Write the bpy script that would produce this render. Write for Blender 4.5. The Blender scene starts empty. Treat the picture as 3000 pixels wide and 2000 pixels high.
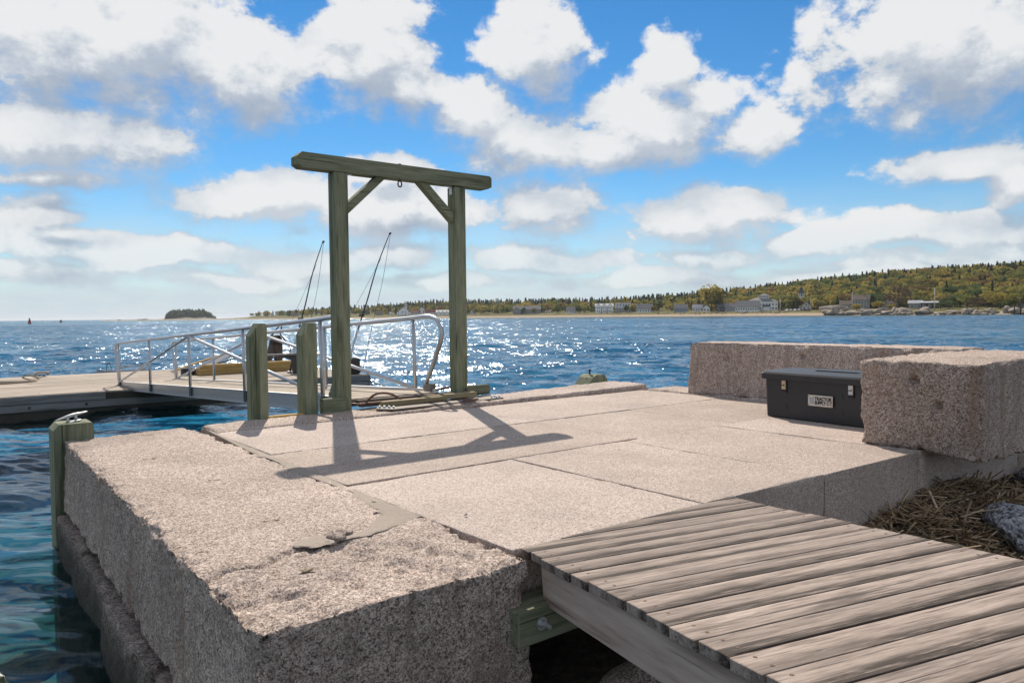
import bpy, bmesh, math, random
import numpy as np
from mathutils import Vector, Matrix

# ------------------------------------------------------------------ camera, sky, sun, exposure
sc = bpy.context.scene
COL = sc.collection
R = math.radians

CAMZ = 2.1
cam_d = bpy.data.cameras.new('camera')
cam_d.sensor_width = 36.0
cam_d.lens = 26.4
cam_d.clip_start = 0.05
cam_d.clip_end = 60000.0
cam = bpy.data.objects.new('camera', cam_d)
COL.objects.link(cam)
_p, _r = R(1.985), R(0.6016)
_fwd = Vector((0, math.cos(_p), -math.sin(_p)))
_up0 = Vector((0, math.sin(_p), math.cos(_p)))
_right = math.cos(_r) * Vector((1, 0, 0)) - math.sin(_r) * _up0
_up = math.sin(_r) * Vector((1, 0, 0)) + math.cos(_r) * _up0
cam.matrix_world = Matrix(((_right.x, _up.x, -_fwd.x, 0), (_right.y, _up.y, -_fwd.y, 0),
                           (_right.z, _up.z, -_fwd.z, CAMZ), (0, 0, 0, 1)))
sc.camera = cam

SUN_AZ, SUN_EL = R(-13.5), R(40.5)      # azimuth from +Y towards +X
sun_d = bpy.data.lights.new('sun', 'SUN')
sun_d.energy = 3.4
sun_d.angle = R(0.5)
sun_d.color = (1.0, 0.90, 0.77)
sun = bpy.data.objects.new('sun', sun_d)
COL.objects.link(sun)
_sd = Vector((math.sin(SUN_AZ) * math.cos(SUN_EL), math.cos(SUN_AZ) * math.cos(SUN_EL), math.sin(SUN_EL)))
sun.rotation_euler = _sd.to_track_quat('Z', 'Y').to_euler()
sun.location = (-10, 20, 30)

sc.view_settings.view_transform = 'Standard'
sc.view_settings.look = 'None'
sc.view_settings.gamma = 1.0
sc.view_settings.exposure = 0.60
sc.view_settings.use_curve_mapping = False
sc.render.engine = 'CYCLES'
sc.cycles.use_denoising = True
sc.cycles.max_bounces = 6
sc.cycles.transparent_max_bounces = 12
sc.cycles.sample_clamp_indirect = 6.0
sc.cycles.caustics_reflective = False
sc.cycles.caustics_refractive = False


# ------------------------------------------------------------------ node helpers
def N(nt, t, ins=None, **props):
    n = nt.nodes.new(t)
    for k, v in props.items():
        setattr(n, k, v)
    for k, v in (ins or {}).items():
        s = n.inputs[k]
        if isinstance(v, bpy.types.NodeSocket):
            nt.links.new(v, s)
        else:
            s.default_value = v
    return n


def MA(nt, op, a, b=None, c=None, clamp=False):
    ins = {0: a}
    if b is not None:
        ins[1] = b
    if c is not None:
        ins[2] = c
    return N(nt, 'ShaderNodeMath', ins, operation=op, use_clamp=clamp).outputs[0]


def VM(nt, op, a, b=None, out=0):
    ins = {0: a}
    if b is not None:
        ins[1] = b
    return N(nt, 'ShaderNodeVectorMath', ins, operation=op).outputs[out]


def MIX(nt, f, a, b, mode='MIX'):
    n = N(nt, 'ShaderNodeMix', data_type='RGBA', blend_type=mode)
    for k, v in ((0, f), (6, a), (7, b)):
        s = n.inputs[k]
        if isinstance(v, bpy.types.NodeSocket):
            nt.links.new(v, s)
        else:
            s.default_value = v if k == 0 else (*v, 1.0)[:4]
    return n.outputs[2]


def RAMP(nt, f, stops, interp='LINEAR'):
    n = N(nt, 'ShaderNodeValToRGB', {0: f})
    cr = n.color_ramp
    cr.interpolation = interp
    while len(cr.elements) > 1:
        cr.elements.remove(cr.elements[-1])
    for i, (p, c) in enumerate(stops):
        e = cr.elements[0] if i == 0 else cr.elements.new(p)
        e.position = p
        e.color = (*c, 1.0) if len(c) == 3 else c
    return n.outputs[0]


def MR(nt, v, a, b, c=0.0, d=1.0, smooth=False):
    return N(nt, 'ShaderNodeMapRange', {0: v, 1: a, 2: b, 3: c, 4: d},
             interpolation_type='SMOOTHSTEP' if smooth else 'LINEAR').outputs[0]


def NOISE(nt, vec, scale, detail=4, rough=0.55, dist=0.0, out=0, dims='3D'):
    n = N(nt, 'ShaderNodeTexNoise', {'Scale': scale, 'Detail': detail, 'Roughness': rough, 'Distortion': dist},
          noise_dimensions=dims)
    if vec is not None:
        nt.links.new(vec, n.inputs['Vector'])
    return n.outputs[out]


# ------------------------------------------------------------------ the sky
world = bpy.data.worlds.new('World')
sc.world = world
world.use_nodes = True
wt = world.node_tree
wt.nodes.clear()

# cumulus masses: azimuth, elevation, half width, half height (radians)
CLOUDS = [(-0.484, 0.315, 0.199, 0.097), (-0.331, 0.295, 0.09, 0.068), (-0.522, 0.208, 0.135, 0.06),
          (-0.549, 0.161, 0.079, 0.015), (-0.181, 0.332, 0.094, 0.08), (-0.12, 0.291, 0.052, 0.04),
          (0.038, 0.337, 0.078, 0.058), (-0.041, 0.255, 0.075, 0.052), (0.025, 0.222, 0.11, 0.046),
          (0.187, 0.244, 0.108, 0.063), (0.209, 0.302, 0.037, 0.043), (0.142, 0.214, 0.103, 0.04),
          (0.316, 0.217, 0.058, 0.033), (0.525, 0.29, 0.165, 0.085), (0.526, 0.167, 0.095, 0.025),
          (0.588, 0.134, 0.034, 0.029), (-0.324, 0.149, 0.132, 0.036), (-0.161, 0.184, 0.063, 0.031),
          (-0.156, 0.134, 0.149, 0.043), (0.039, 0.139, 0.081, 0.049), (0.252, 0.122, 0.121, 0.039),
          (0.473, 0.09, 0.093, 0.028), (0.56, 0.089, 0.074, 0.029), (-0.558, 0.124, 0.054, 0.029),
          (-0.571, 0.085, 0.097, 0.019), (-0.454, 0.074, 0.135, 0.021), (-0.267, 0.072, 0.123, 0.022),
          (0.015, 0.077, 0.099, 0.02), (0.186, 0.046, 0.171, 0.014), (0.446, 0.045, 0.157, 0.016),
          (-0.556, 0.059, 0.108, 0.018), (-0.42, 0.091, 0.074, 0.019), (-0.341, 0.049, 0.142, 0.014), (-0.157, 0.081, 0.086, 0.018),
          (-0.101, 0.049, 0.115, 0.013), (0.061, 0.071, 0.087, 0.017), (0.263, 0.072, 0.112, 0.015), (0.482, 0.059, 0.113, 0.014),
          (0.577, 0.054, 0.073, 0.019), (-0.534, 0.097, 0.06, 0.015), (0.372, 0.084, 0.065, 0.016)]
cg = bpy.data.node_groups.new('cloud_field', 'ShaderNodeTree')
cg.interface.new_socket('Pos', in_out='INPUT', socket_type='NodeSocketVector')
cg.interface.new_socket('Field', in_out='OUTPUT', socket_type='NodeSocketFloat')
gi = cg.nodes.new('NodeGroupInput')
go = cg.nodes.new('NodeGroupOutput')
gp = gi.outputs[0]
warp = NOISE(cg, gp, 9.0, 3, 0.5, out=1)
gpw = VM(cg, 'ADD', gp, VM(cg, 'MULTIPLY', VM(cg, 'SUBTRACT', warp, (0.5, 0.5, 0.5)), (0.07, 0.05, 0.0)))
acc = None
for (a, e, ra, re) in CLOUDS:
    d = VM(cg, 'LENGTH', VM(cg, 'MULTIPLY', VM(cg, 'SUBTRACT', gpw, (a, e, 0)), (1.0 / ra, 1.0 / re, 0)), out=1)
    f = MA(cg, 'SUBTRACT', 1.0, d)
    acc = f if acc is None else MA(cg, 'SMOOTH_MAX', acc, f, 0.25)
acc = MA(cg, 'MAXIMUM', acc, -0.8)
# unseen cumulus over the rest of the sky, cover raised for fill light
sep = N(cg, 'ShaderNodeSeparateXYZ', {0: gp})
gen = MA(cg, 'MULTIPLY', MA(cg, 'SUBTRACT', NOISE(cg, VM(cg, 'MULTIPLY', gp, (1.0, 1.7, 1.0)), 5.5, 2, 0.5), 0.45), 5.0)
outside = MA(cg, 'MAXIMUM', MR(cg, MA(cg, 'ABSOLUTE', sep.outputs[0]), 0.62, 0.76),
             MR(cg, sep.outputs[1], 0.40, 0.5))
acc = MA(cg, 'ADD', MA(cg, 'MULTIPLY', acc, MA(cg, 'SUBTRACT', 1.0, outside)), MA(cg, 'MULTIPLY', gen, outside))
puff = NOISE(cg, VM(cg, 'MULTIPLY', gp, (1.0, 1.35, 1.0)), 15.0, 10, 0.62)
fine = MA(cg, 'MULTIPLY', MA(cg, 'SUBTRACT', puff, 0.5), 1.75)
cg.links.new(MA(cg, 'ADD', MA(cg, 'MULTIPLY', acc, 0.9), MA(cg, 'ADD', fine, 0.10)), go.inputs[0])

tc = N(wt, 'ShaderNodeTexCoord')
dirv = VM(wt, 'NORMALIZE', tc.outputs['Generated'])
sx = N(wt, 'ShaderNodeSeparateXYZ', {0: dirv})
az = MA(wt, 'ARCTAN2', sx.outputs[0], sx.outputs[1])
el = MA(wt, 'ARCSINE', sx.outputs[2])
pos = N(wt, 'ShaderNodeCombineXYZ', {0: az, 1: el}).outputs[0]
g1 = N(wt, 'ShaderNodeGroup', {}, node_tree=cg)
wt.links.new(pos, g1.inputs[0])
g2 = N(wt, 'ShaderNodeGroup', {}, node_tree=cg)
wt.links.new(VM(wt, 'ADD', pos, (-0.008, 0.03, 0)), g2.inputs[0])
g3 = N(wt, 'ShaderNodeGroup', {}, node_tree=cg)
wt.links.new(VM(wt, 'ADD', pos, (-0.02, 0.07, 0)), g3.inputs[0])
lit = MA(wt, 'ADD', MA(wt, 'MULTIPLY', MR(wt, MA(wt, 'SUBTRACT', g1.outputs[0], g2.outputs[0]), -0.30, 0.32, smooth=True), 0.55),
         MA(wt, 'MULTIPLY', MR(wt, MA(wt, 'SUBTRACT', g1.outputs[0], g3.outputs[0]), -0.70, 0.75, smooth=True), 0.55))
dens = MR(wt, g1.outputs[0], -0.06, MR(wt, lit, 0.35, 0.8, 0.62, 0.24), smooth=True)
core = MR(wt, g1.outputs[0], 0.35, 1.5)
shade = MA(wt, 'SUBTRACT', lit, MA(wt, 'MULTIPLY', core, 0.16), clamp=True)
ccol = RAMP(wt, shade, [(0.0, (0.43, 0.50, 0.61)), (0.35, (0.58, 0.64, 0.73)), (0.62, (0.73, 0.775, 0.83)), (0.85, (0.90, 0.925, 0.945)), (1.0, (1.0, 1.0, 1.0))])
sky = N(wt, 'ShaderNodeTexSky', sky_type='NISHITA')
sky.sun_disc = False
sky.sun_elevation = SUN_EL
sky.sun_rotation = SUN_AZ
sky.altitude = 0.0
sky.air_density = 1.0
sky.dust_density = 0.0
sky.ozone_density = 5.0
# thin high veil that thickens to the horizon
veil = MA(wt, 'MULTIPLY', MR(wt, el, 0.19, 0.0, smooth=True),
          MR(wt, NOISE(wt, VM(wt, 'MULTIPLY', pos, (1.0, 3.6, 1.0)), 9.0, 7, 0.6), 0.36, 0.62, 0.35, 1.0))
CL = 5.15
skyb = N(wt, 'ShaderNodeHueSaturation', {'Saturation': 1.22, 'Value': 0.62, 'Color': VM(wt, 'MULTIPLY', sky.outputs[0], (0.93, 1.0, 1.0))}).outputs[0]
skyc = MIX(wt, veil, skyb, (0.66 * CL, 0.77 * CL, 0.87 * CL))
skyc = MIX(wt, MR(wt, el, 0.075, -0.01, 0.0, 0.92, smooth=True), skyc, (0.68 * CL, 0.79 * CL, 0.88 * CL))
cl_s = VM(wt, 'MULTIPLY', ccol, (CL, CL, CL))
fincol = MIX(wt, MA(wt, 'MULTIPLY', dens, MR(wt, el, 0.015, 0.11, 0.5, 0.96)), skyc, cl_s)
bg = N(wt, 'ShaderNodeBackground', {0: fincol, 1: 0.11})
N(wt, 'ShaderNodeOutputWorld', {0: bg.outputs[0]})
world.cycles.sampling_method = 'MANUAL'
world.cycles.sample_map_resolution = 512

# ------------------------------------------------------------------ frames of reference
PHI = R(38.5)                       # the pier's long axis
PA = np.array([math.cos(PHI), math.sin(PHI)])
PB = np.array([-math.sin(PHI), math.cos(PHI)])
PO = np.array([-0.05, 3.46])


def W(u, v, z=0.0):
    p = PO + PA * u + PB * v
    return Vector((float(p[0]), float(p[1]), z))


# ------------------------------------------------------------------ numpy noise
def _h(ix, iy, iz, seed):
    n = (ix * 374761393 + iy * 668265263 + iz * 2147483647 + seed * 144665) & 0xFFFFFFFF
    n = ((n ^ (n >> 13)) * 1274126177) & 0xFFFFFFFF
    n = (n ^ (n >> 16)) & 0xFFFFFFFF
    return (n & 0xFFFFFF) / float(0xFFFFFF)


def vnoise(P, seed=0):
    P = np.asarray(P, float)
    i = np.floor(P).astype(np.int64)
    f = P - i
    f = f * f * (3 - 2 * f)
    r = 0
    for dx in (0, 1):
        wx = f[:, 0] if dx else 1 - f[:, 0]
        for dy in (0, 1):
            wy = f[:, 1] if dy else 1 - f[:, 1]
            for dz in (0, 1):
                wz = f[:, 2] if dz else 1 - f[:, 2]
                r = r + wx * wy * wz * _h(i[:, 0] + dx, i[:, 1] + dy, i[:, 2] + dz, seed)
    return r


def fbm(P, scale=1.0, octv=4, seed=0, gain=0.5):
    P = np.asarray(P, float) * scale
    a, s, t = 1.0, 0.0, 0.0
    for o in range(octv):
        s = s + a * vnoise(P + 17.3 * o, seed + o * 7)
        t += a
        a *= gain
        P = P * 2.03
    return s / t


# ------------------------------------------------------------------ object helpers
def tag(o, label=None, cat=None, group=None, kind=None):
    if label:
        o['label'] = label
    if cat:
        o['category'] = cat
    if group:
        o['group'] = group
    if kind:
        o['kind'] = kind
    return o


def mesh_np(name, V, F, smooth=False):
    """V (n,3) array; F list of faces or (m,k) int array"""
    me = bpy.data.meshes.new(name)
    V = np.asarray(V, np.float32)
    if isinstance(F, np.ndarray):
        k = F.shape[1]
        me.vertices.add(len(V))
        me.vertices.foreach_set('co', V.ravel())
        me.loops.add(F.size)
        me.loops.foreach_set('vertex_index', F.astype(np.int32).ravel())
        me.polygons.add(len(F))
        me.polygons.foreach_set('loop_start', np.arange(0, F.size, k, dtype=np.int32))
        me.update(calc_edges=True)
        me.validate()
    else:
        me.from_pydata([tuple(map(float, v)) for v in V], [], [tuple(f) for f in F])
        me.update()
    if smooth:
        me.polygons.foreach_set('use_smooth', np.ones(len(me.polygons), bool))
    return me


def link(name, me, mat=None, parent=None, loc=None, rz=None):
    if mat is not None and me is not None and len(me.materials) == 0:
        for m in (mat if isinstance(mat, (list, tuple)) else [mat]):
            me.materials.append(m)
    o = bpy.data.objects.new(name, me)
    COL.objects.link(o)
    if parent is not None:
        o.parent = parent
    if loc is not None:
        o.location = loc
    if rz is not None:
        o.rotation_euler = (0, 0, rz)
    return o


def thing(name, label, cat, loc=(0, 0, 0), rz=0.0, group=None):
    o = bpy.data.objects.new(name, None)
    COL.objects.link(o)
    o.empty_display_size = 0.1
    o.location = loc
    o.rotation_euler = (0, 0, rz)
    return tag(o, label, cat, group)


class MB:
    def __init__(s):
        s.v, s.f = [], []

    def add(s, vs, fs):
        b = len(s.v)
        s.v += [tuple(map(float, v)) for v in vs]
        s.f += [tuple(b + i for i in f) for f in fs]
        return s

    def box(s, x0, x1, y0, y1, z0, z1, ch=0.0, mat=None):
        if ch <= 0:
            vs = [(x, y, z) for z in (z0, z1) for y in (y0, y1) for x in (x0, x1)]
            fs = [(0, 2, 3, 1), (4, 5, 7, 6), (0, 1, 5, 4), (2, 6, 7, 3), (0, 4, 6, 2), (1, 3, 7, 5)]
        else:
            c = ((x0 + x1) / 2, (y0 + y1) / 2, (z0 + z1) / 2)
            h = ((x1 - x0) / 2, (y1 - y0) / 2, (z1 - z0) / 2)
            ch = min(ch, min(h) * 0.9)
            idx, vs = {}, []
            for sxx in (-1, 1):
                for syy in (-1, 1):
                    for szz in (-1, 1):
                        sg = (sxx, syy, szz)
                        for ax in range(3):
                            p = [c[i] + sg[i] * (h[i] if i == ax else h[i] - ch) for i in range(3)]
                            idx[(sg, ax)] = len(vs)
                            vs.append(p)
            fs = []
            for ax in range(3):
                b, d = (ax + 1) % 3, (ax + 2) % 3
                for sg in (-1, 1):
                    q = []
                    for (sb, sd_) in ((-1, -1), (1, -1), (1, 1), (-1, 1)):
                        k = [0, 0, 0]
                        k[ax], k[b], k[d] = sg, sb, sd_
                        q.append(idx[(tuple(k), ax)])
                    fs.append(q if sg > 0 else q[::-1])
            for ax in range(3):          # edges along ax
                b, d = (ax + 1) % 3, (ax + 2) % 3
                for sb in (-1, 1):
                    for sd_ in (-1, 1):
                        k0, k1 = [0] * 3, [0] * 3
                        k0[ax], k1[ax] = -1, 1
                        k0[b] = k1[b] = sb
                        k0[d] = k1[d] = sd_
                        k0, k1 = tuple(k0), tuple(k1)
                        q = [idx[(k0, b)], idx[(k1, b)], idx[(k1, d)], idx[(k0, d)]]
                        fs.append(q if sb * sd_ > 0 else q[::-1])
            for sxx in (-1, 1):
                for syy in (-1, 1):
                    for szz in (-1, 1):
                        sg = (sxx, syy, szz)
                        q = [idx[(sg, 0)], idx[(sg, 1)], idx[(sg, 2)]]
                        fs.append(q if sxx * syy * szz > 0 else q[::-1])
        if mat is not None:
            vs = [mat @ Vector(v) for v in vs]
        return s.add(vs, fs)

    def prism(s, poly, axis, a, b):
        """poly: 2-D outline (ccw) extruded along axis from a to b"""
        n = len(poly)

        def P(p, t):
            q = [0, 0, 0]
            i, j = [(1, 2), (0, 2), (0, 1)][axis]
            q[axis], q[i], q[j] = t, p[0], p[1]
            return q
        vs = [P(p, a) for p in poly] + [P(p, b) for p in poly]
        fs = [tuple(range(n))[::-1], tuple(range(n, 2 * n))]
        fs += [(i, (i + 1) % n, n + (i + 1) % n, n + i) for i in range(n)]
        if axis == 1:
            fs = [f[::-1] for f in fs]
        return s.add(vs, fs)

    def tube(s, pts, r, n=10, cap=True):
        pts = [Vector(p) for p in pts]
        rs = r if isinstance(r, (list, tuple)) else [r] * len(pts)
        vs, fs, ref = [], [], None
        for i, p in enumerate(pts):
            t = (pts[min(i + 1, len(pts) - 1)] - pts[max(i - 1, 0)]).normalized()
            if ref is None:
                ref = Vector((0, 0, 1)) if abs(t.z) < 0.9 else Vector((1, 0, 0))
            sd_ = t.cross(ref).normalized()
            ref = sd_.cross(t).normalized()
            for k in range(n):
                a = 2 * math.pi * k / n
                vs.append(p + (sd_ * math.cos(a) + ref * math.sin(a)) * rs[i])
        for i in range(len(pts) - 1):
            for k in range(n):
                k2 = (k + 1) % n
                fs.append((i * n + k, i * n + k2, (i + 1) * n + k2, (i + 1) * n + k))
        if cap:
            fs.append(tuple(range(n))[::-1])
            fs.append(tuple(range((len(pts) - 1) * n, len(pts) * n)))
        return s.add(vs, fs)

    def mesh(s, name, smooth=False):
        me = bpy.data.meshes.new(name)
        me.from_pydata(s.v, [], s.f)
        me.update()
        bm = bmesh.new()
        bm.from_mesh(me)
        bmesh.ops.recalc_face_normals(bm, faces=bm.faces)
        bm.to_mesh(me)
        bm.free()
        if smooth:
            me.polygons.foreach_set('use_smooth', np.ones(len(me.polygons), bool))
        return me

    def build(s, name, mat, parent=None, smooth=False, loc=None, rz=None):
        return link(name, s.mesh(name, smooth), mat, parent, loc, rz)


def curve_pts(ctrl, n=6):
    """Catmull-Rom through control points"""
    P = [Vector(p) for p in ctrl]
    P = [P[0] * 2 - P[1]] + P + [P[-1] * 2 - P[-2]]
    out = []
    for i in range(1, len(P) - 2):
        for k in range(n):
            t = k / n
            a, b, c, d = P[i - 1], P[i], P[i + 1], P[i + 2]
            out.append(0.5 * ((2 * b) + (c - a) * t + (2 * a - 5 * b + 4 * c - d) * t * t + (3 * b - a - 3 * c + d) * t ** 3))
    out.append(P[-2])
    return out


def rough_block(lx, ly, lz, res, r0=0.02, chip=0.05, amp_side=0.012, amp_top=0.004, seed=1, hook=None, name='stone', tight=0.0, facet=False):
    """broken-edged stone block; local origin at the middle of its base"""
    def axis_pts(l):
        c = np.linspace(-l / 2, l / 2, max(2, int(round(l / res))) + 1)
        if tight:
            e = np.array([tight, tight * 2.2, tight * 5])
            c = np.concatenate([c, -l / 2 + e, l / 2 - e])
        return np.unique(np.round(c, 5))
    ax_, ay_, az_ = axis_pts(lx), axis_pts(ly), axis_pts(lz)
    nx, ny, nz = len(ax_) - 1, len(ay_) - 1, len(az_) - 1
    I = -np.ones((nx + 1, ny + 1, nz + 1), np.int64)
    g = np.stack(np.meshgrid(np.arange(nx + 1), np.arange(ny + 1), np.arange(nz + 1), indexing='ij'), -1)
    bd = (g[..., 0] == 0) | (g[..., 0] == nx) | (g[..., 1] == 0) | (g[..., 1] == ny) | (g[..., 2] == 0) | (g[..., 2] == nz)
    I[bd] = np.arange(bd.sum())
    h = np.array([lx, ly, lz]) / 2
    gi_ = g[bd]
    P = np.stack([ax_[gi_[:, 0]], ay_[gi_[:, 1]], az_[gi_[:, 2]]], 1)

    def quads(S, flip):
        q = np.stack([S[:-1, :-1], S[1:, :-1], S[1:, 1:], S[:-1, 1:]], -1).reshape(-1, 4)
        return q[:, ::-1] if flip else q
    F = np.concatenate([quads(I[:, :, 0], True), quads(I[:, :, nz], False), quads(I[:, 0, :], False),
                        quads(I[:, ny, :], True), quads(I[0, :, :], True), quads(I[nx, :, :], False)])
    off = np.array([seed * 3.7, seed * 1.9, seed * 5.3])
    Q = P + off
    c = np.clip(fbm(Q, 2.6, 4, seed) - 0.50, 0, 1) * 2.2 + np.clip(fbm(Q, 9.0, 3, seed + 5) - 0.52, 0, 1) * 3.0
    r = r0 + chip * c
    r = np.minimum(r, h.min() * 0.8)
    inner = np.clip(P, -(h - r[:, None]), h - r[:, None])
    d = P - inner
    L = np.maximum(np.linalg.norm(d, axis=1), 1e-6)
    n = d / L[:, None]
    P2 = inner + n * r[:, None]
    amp = np.where(n[:, 2] > 0.8, amp_top, amp_side)
    dd_ = np.sort(h - np.abs(P), axis=1)[:, 1]
    rim_ = np.exp(-dd_ / 0.05)
    amp = amp + rim_ * chip * 0.16
    disp = (fbm(Q, 3.0, 5, seed + 11) - 0.5) * 2 * amp + (fbm(Q, 17, 4, seed + 13, 0.65) - 0.5) * amp * 1.5
    P2 = P2 + n * disp[:, None]
    P2[:, 2] += h[2]
    if hook:
        P2 = hook(P2, n)
    return mesh_np(name, P2, F, smooth=not facet)


def ico_rock(seed, sub=3, sq=(1, 1, 0.6), amp=0.35, facet=True):
    bm = bmesh.new()
    bmesh.ops.create_icosphere(bm, subdivisions=sub, radius=1.0)
    V = np.array([v.co[:] for v in bm.verts])
    F = np.array([[v.index for v in f.verts] for f in bm.faces])
    bm.free()
    rs = np.random.RandomState(seed)
    for k in range(9):                 # flat breaks
        nrm = rs.normal(size=3)
        nrm /= np.linalg.norm(nrm)
        dd = V @ nrm
        lim = rs.uniform(0.45, 0.8)
        V = V - np.clip(dd - lim, 0, None)[:, None] * nrm * 0.9
    V = V * (1 + (fbm(V + seed, 1.6, 4, seed) - 0.5)[:, None] * amp)
    V = V * np.array(sq)
    V[:, 2] -= V[:, 2].min()
    return mesh_np('rock', V, F, smooth=not facet)


# ------------------------------------------------------------------ materials
def new_mat(name):
    m = bpy.data.materials.new(name)
    m.use_nodes = True
    m.node_tree.nodes.clear()
    return m, m.node_tree


def out_p(nt, col, rough, normal=None, metal=0.0, spec=0.5, **kw):
    ins = {'Base Color': col if isinstance(col, bpy.types.NodeSocket) else (*col, 1.0), 'Roughness': rough,
           'Metallic': metal, 'Specular IOR Level': spec}
    if normal is not None:
        ins['Normal'] = normal
    ins.update(kw)
    p = N(nt, 'ShaderNodeBsdfPrincipled', ins)
    N(nt, 'ShaderNodeOutputMaterial', {0: p.outputs[0]})
    return p


def m_plain(name, col, rough=0.6, metal=0.0, spec=0.5, var=0.15, scale=6.0):
    m, nt = new_mat(name)
    t = N(nt, 'ShaderNodeTexCoord')
    f = MR(nt, NOISE(nt, t.outputs['Object'], scale, 5, 0.6), 0.25, 0.75, 1 - var, 1 + var)
    c = VM(nt, 'MULTIPLY', N(nt, 'ShaderNodeCombineXYZ', {0: f, 1: f, 2: f}).outputs[0], tuple(col))
    out_p(nt, c, rough, metal=metal, spec=spec)
    return m


def m_granite(name, tones, grain=105.0, rust=0.35, bump=0.25, bright=1.0, wet=False, moss=0.0, tool=0.0, stain=0.0):
    m, nt = new_mat(name)
    g = N(nt, 'ShaderNodeNewGeometry')
    p = g.outputs['Position']
    v1 = N(nt, 'ShaderNodeTexVoronoi', {'Vector': p, 'Scale': grain, 'Randomness': 1.0}, feature='F1')
    r1 = N(nt, 'ShaderNodeSeparateColor', {0: v1.outputs['Color']}).outputs[0]
    v2 = N(nt, 'ShaderNodeTexVoronoi', {'Vector': p, 'Scale': grain * 0.42, 'Randomness': 1.0}, feature='F1')
    r2 = N(nt, 'ShaderNodeSeparateColor', {0: v2.outputs['Color']}).outputs[1]
    s = MA(nt, 'ADD', MA(nt, 'MULTIPLY', r1, 0.68), MA(nt, 'MULTIPLY', r2, 0.32))
    s = MA(nt, 'ADD', s, MA(nt, 'MULTIPLY', MA(nt, 'SUBTRACT', NOISE(nt, p, grain * 2.2, 2), 0.5), 0.45))
    c = RAMP(nt, s, list(zip((0.16, 0.31, 0.46, 0.64, 0.84), tones)))
    big = MR(nt, NOISE(nt, p, 1.3, 5, 0.6), 0.25, 0.75, 0.84 * bright, 1.14 * bright)
    c = VM(nt, 'MULTIPLY', c, N(nt, 'ShaderNodeCombineXYZ', {0: big, 1: big, 2: big}).outputs[0])
    tv_ = MR(nt, N(nt, 'ShaderNodeObjectInfo').outputs['Random'], 0, 1, 0.90, 1.07)
    c = VM(nt, 'MULTIPLY', c, N(nt, 'ShaderNodeCombineXYZ', {0: tv_, 1: MA(nt, 'POWER', tv_, 1.15), 2: MA(nt, 'POWER', tv_, 1.4)}).outputs[0])
    rs_ = MR(nt, NOISE(nt, p, 3.1, 6, 0.65, 0.4), 0.56, 0.74, 0.0, rust, smooth=True)
    c = MIX(nt, rs_, c, (0.30, 0.19, 0.115))
    if stain > 0:
        sm = MR(nt, NOISE(nt, p, 0.9, 6, 0.62, 0.8), 0.50, 0.68, 0.0, stain, smooth=True)
        sm = MA(nt, 'MAXIMUM', sm, MR(nt, NOISE(nt, VM(nt, 'ADD', p, (7.0, 3.0, 0.0)), 11.0, 5, 0.7), 0.63, 0.72, 0.0, stain * 0.8, smooth=True))
        c = MIX(nt, sm, c, tuple(k * 0.78 for k in tones[2]))
    if moss > 0:
        sz = N(nt, 'ShaderNodeSeparateXYZ', {0: p}).outputs[2]
        tide = MA(nt, 'ADD', sz, MA(nt, 'MULTIPLY', MA(nt, 'SUBTRACT', NOISE(nt, p, 4.0, 4), 0.5), 0.35))
        c = MIX(nt, MR(nt, tide, 0.52, 0.10, 0.0, moss, smooth=True), c, (0.035, 0.032, 0.022))
    h = MA(nt, 'ADD', MA(nt, 'MULTIPLY', NOISE(nt, p, grain * 1.3, 3), 0.5), MA(nt, 'MULTIPLY', NOISE(nt, p, 26.0, 4), 0.8))
    if tool > 0:
        st_ = NOISE(nt, VM(nt, 'MULTIPLY', p, (1.0, 1.0, 0.22)), 42.0, 4, 0.6)
        h = MA(nt, 'ADD', h, MA(nt, 'MULTIPLY', st_, tool))
        pit = MR(nt, NOISE(nt, p, 16.0, 5, 0.7), 0.60, 0.70, 0.0, 0.35, smooth=True)
        pit = MA(nt, 'MULTIPLY', pit, MR(nt, NOISE(nt, p, 2.2, 3), 0.45, 0.62))
        c = MIX(nt, pit, c, tones[1])
        run = NOISE(nt, VM(nt, 'MULTIPLY', p, (1.0, 1.0, 0.10)), 5.5, 5, 0.6)
        nz_ = N(nt, 'ShaderNodeSeparateXYZ', {0: g.outputs['Normal']}).outputs[2]
        side = MR(nt, MA(nt, 'ABSOLUTE', nz_), 0.7, 0.3)
        c = MIX(nt, MA(nt, 'MULTIPLY', side, MR(nt, run, 0.54, 0.68, 0.0, 0.5, smooth=True)), c, (0.25, 0.155, 0.095))
        c = MIX(nt, MA(nt, 'MULTIPLY', side, MR(nt, run, 0.46, 0.34, 0.0, 0.45, smooth=True)), c, tones[1])
        mid_ = MR(nt, NOISE(nt, VM(nt, 'ADD', p, (3.0, 9.0, 1.0)), 0.8, 4, 0.6), 0.35, 0.65, 0.82, 1.16)
        c = VM(nt, 'MULTIPLY', c, N(nt, 'ShaderNodeCombineXYZ', {0: mid_, 1: mid_, 2: mid_}).outputs[0])
    b = N(nt, 'ShaderNodeBump', {'Height': h, 'Strength': bump, 'Distance': 0.02})
    out_p(nt, c, 0.25 if wet else 0.82, b.outputs[0], spec=0.5 if wet else 0.3)
    return m


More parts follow.
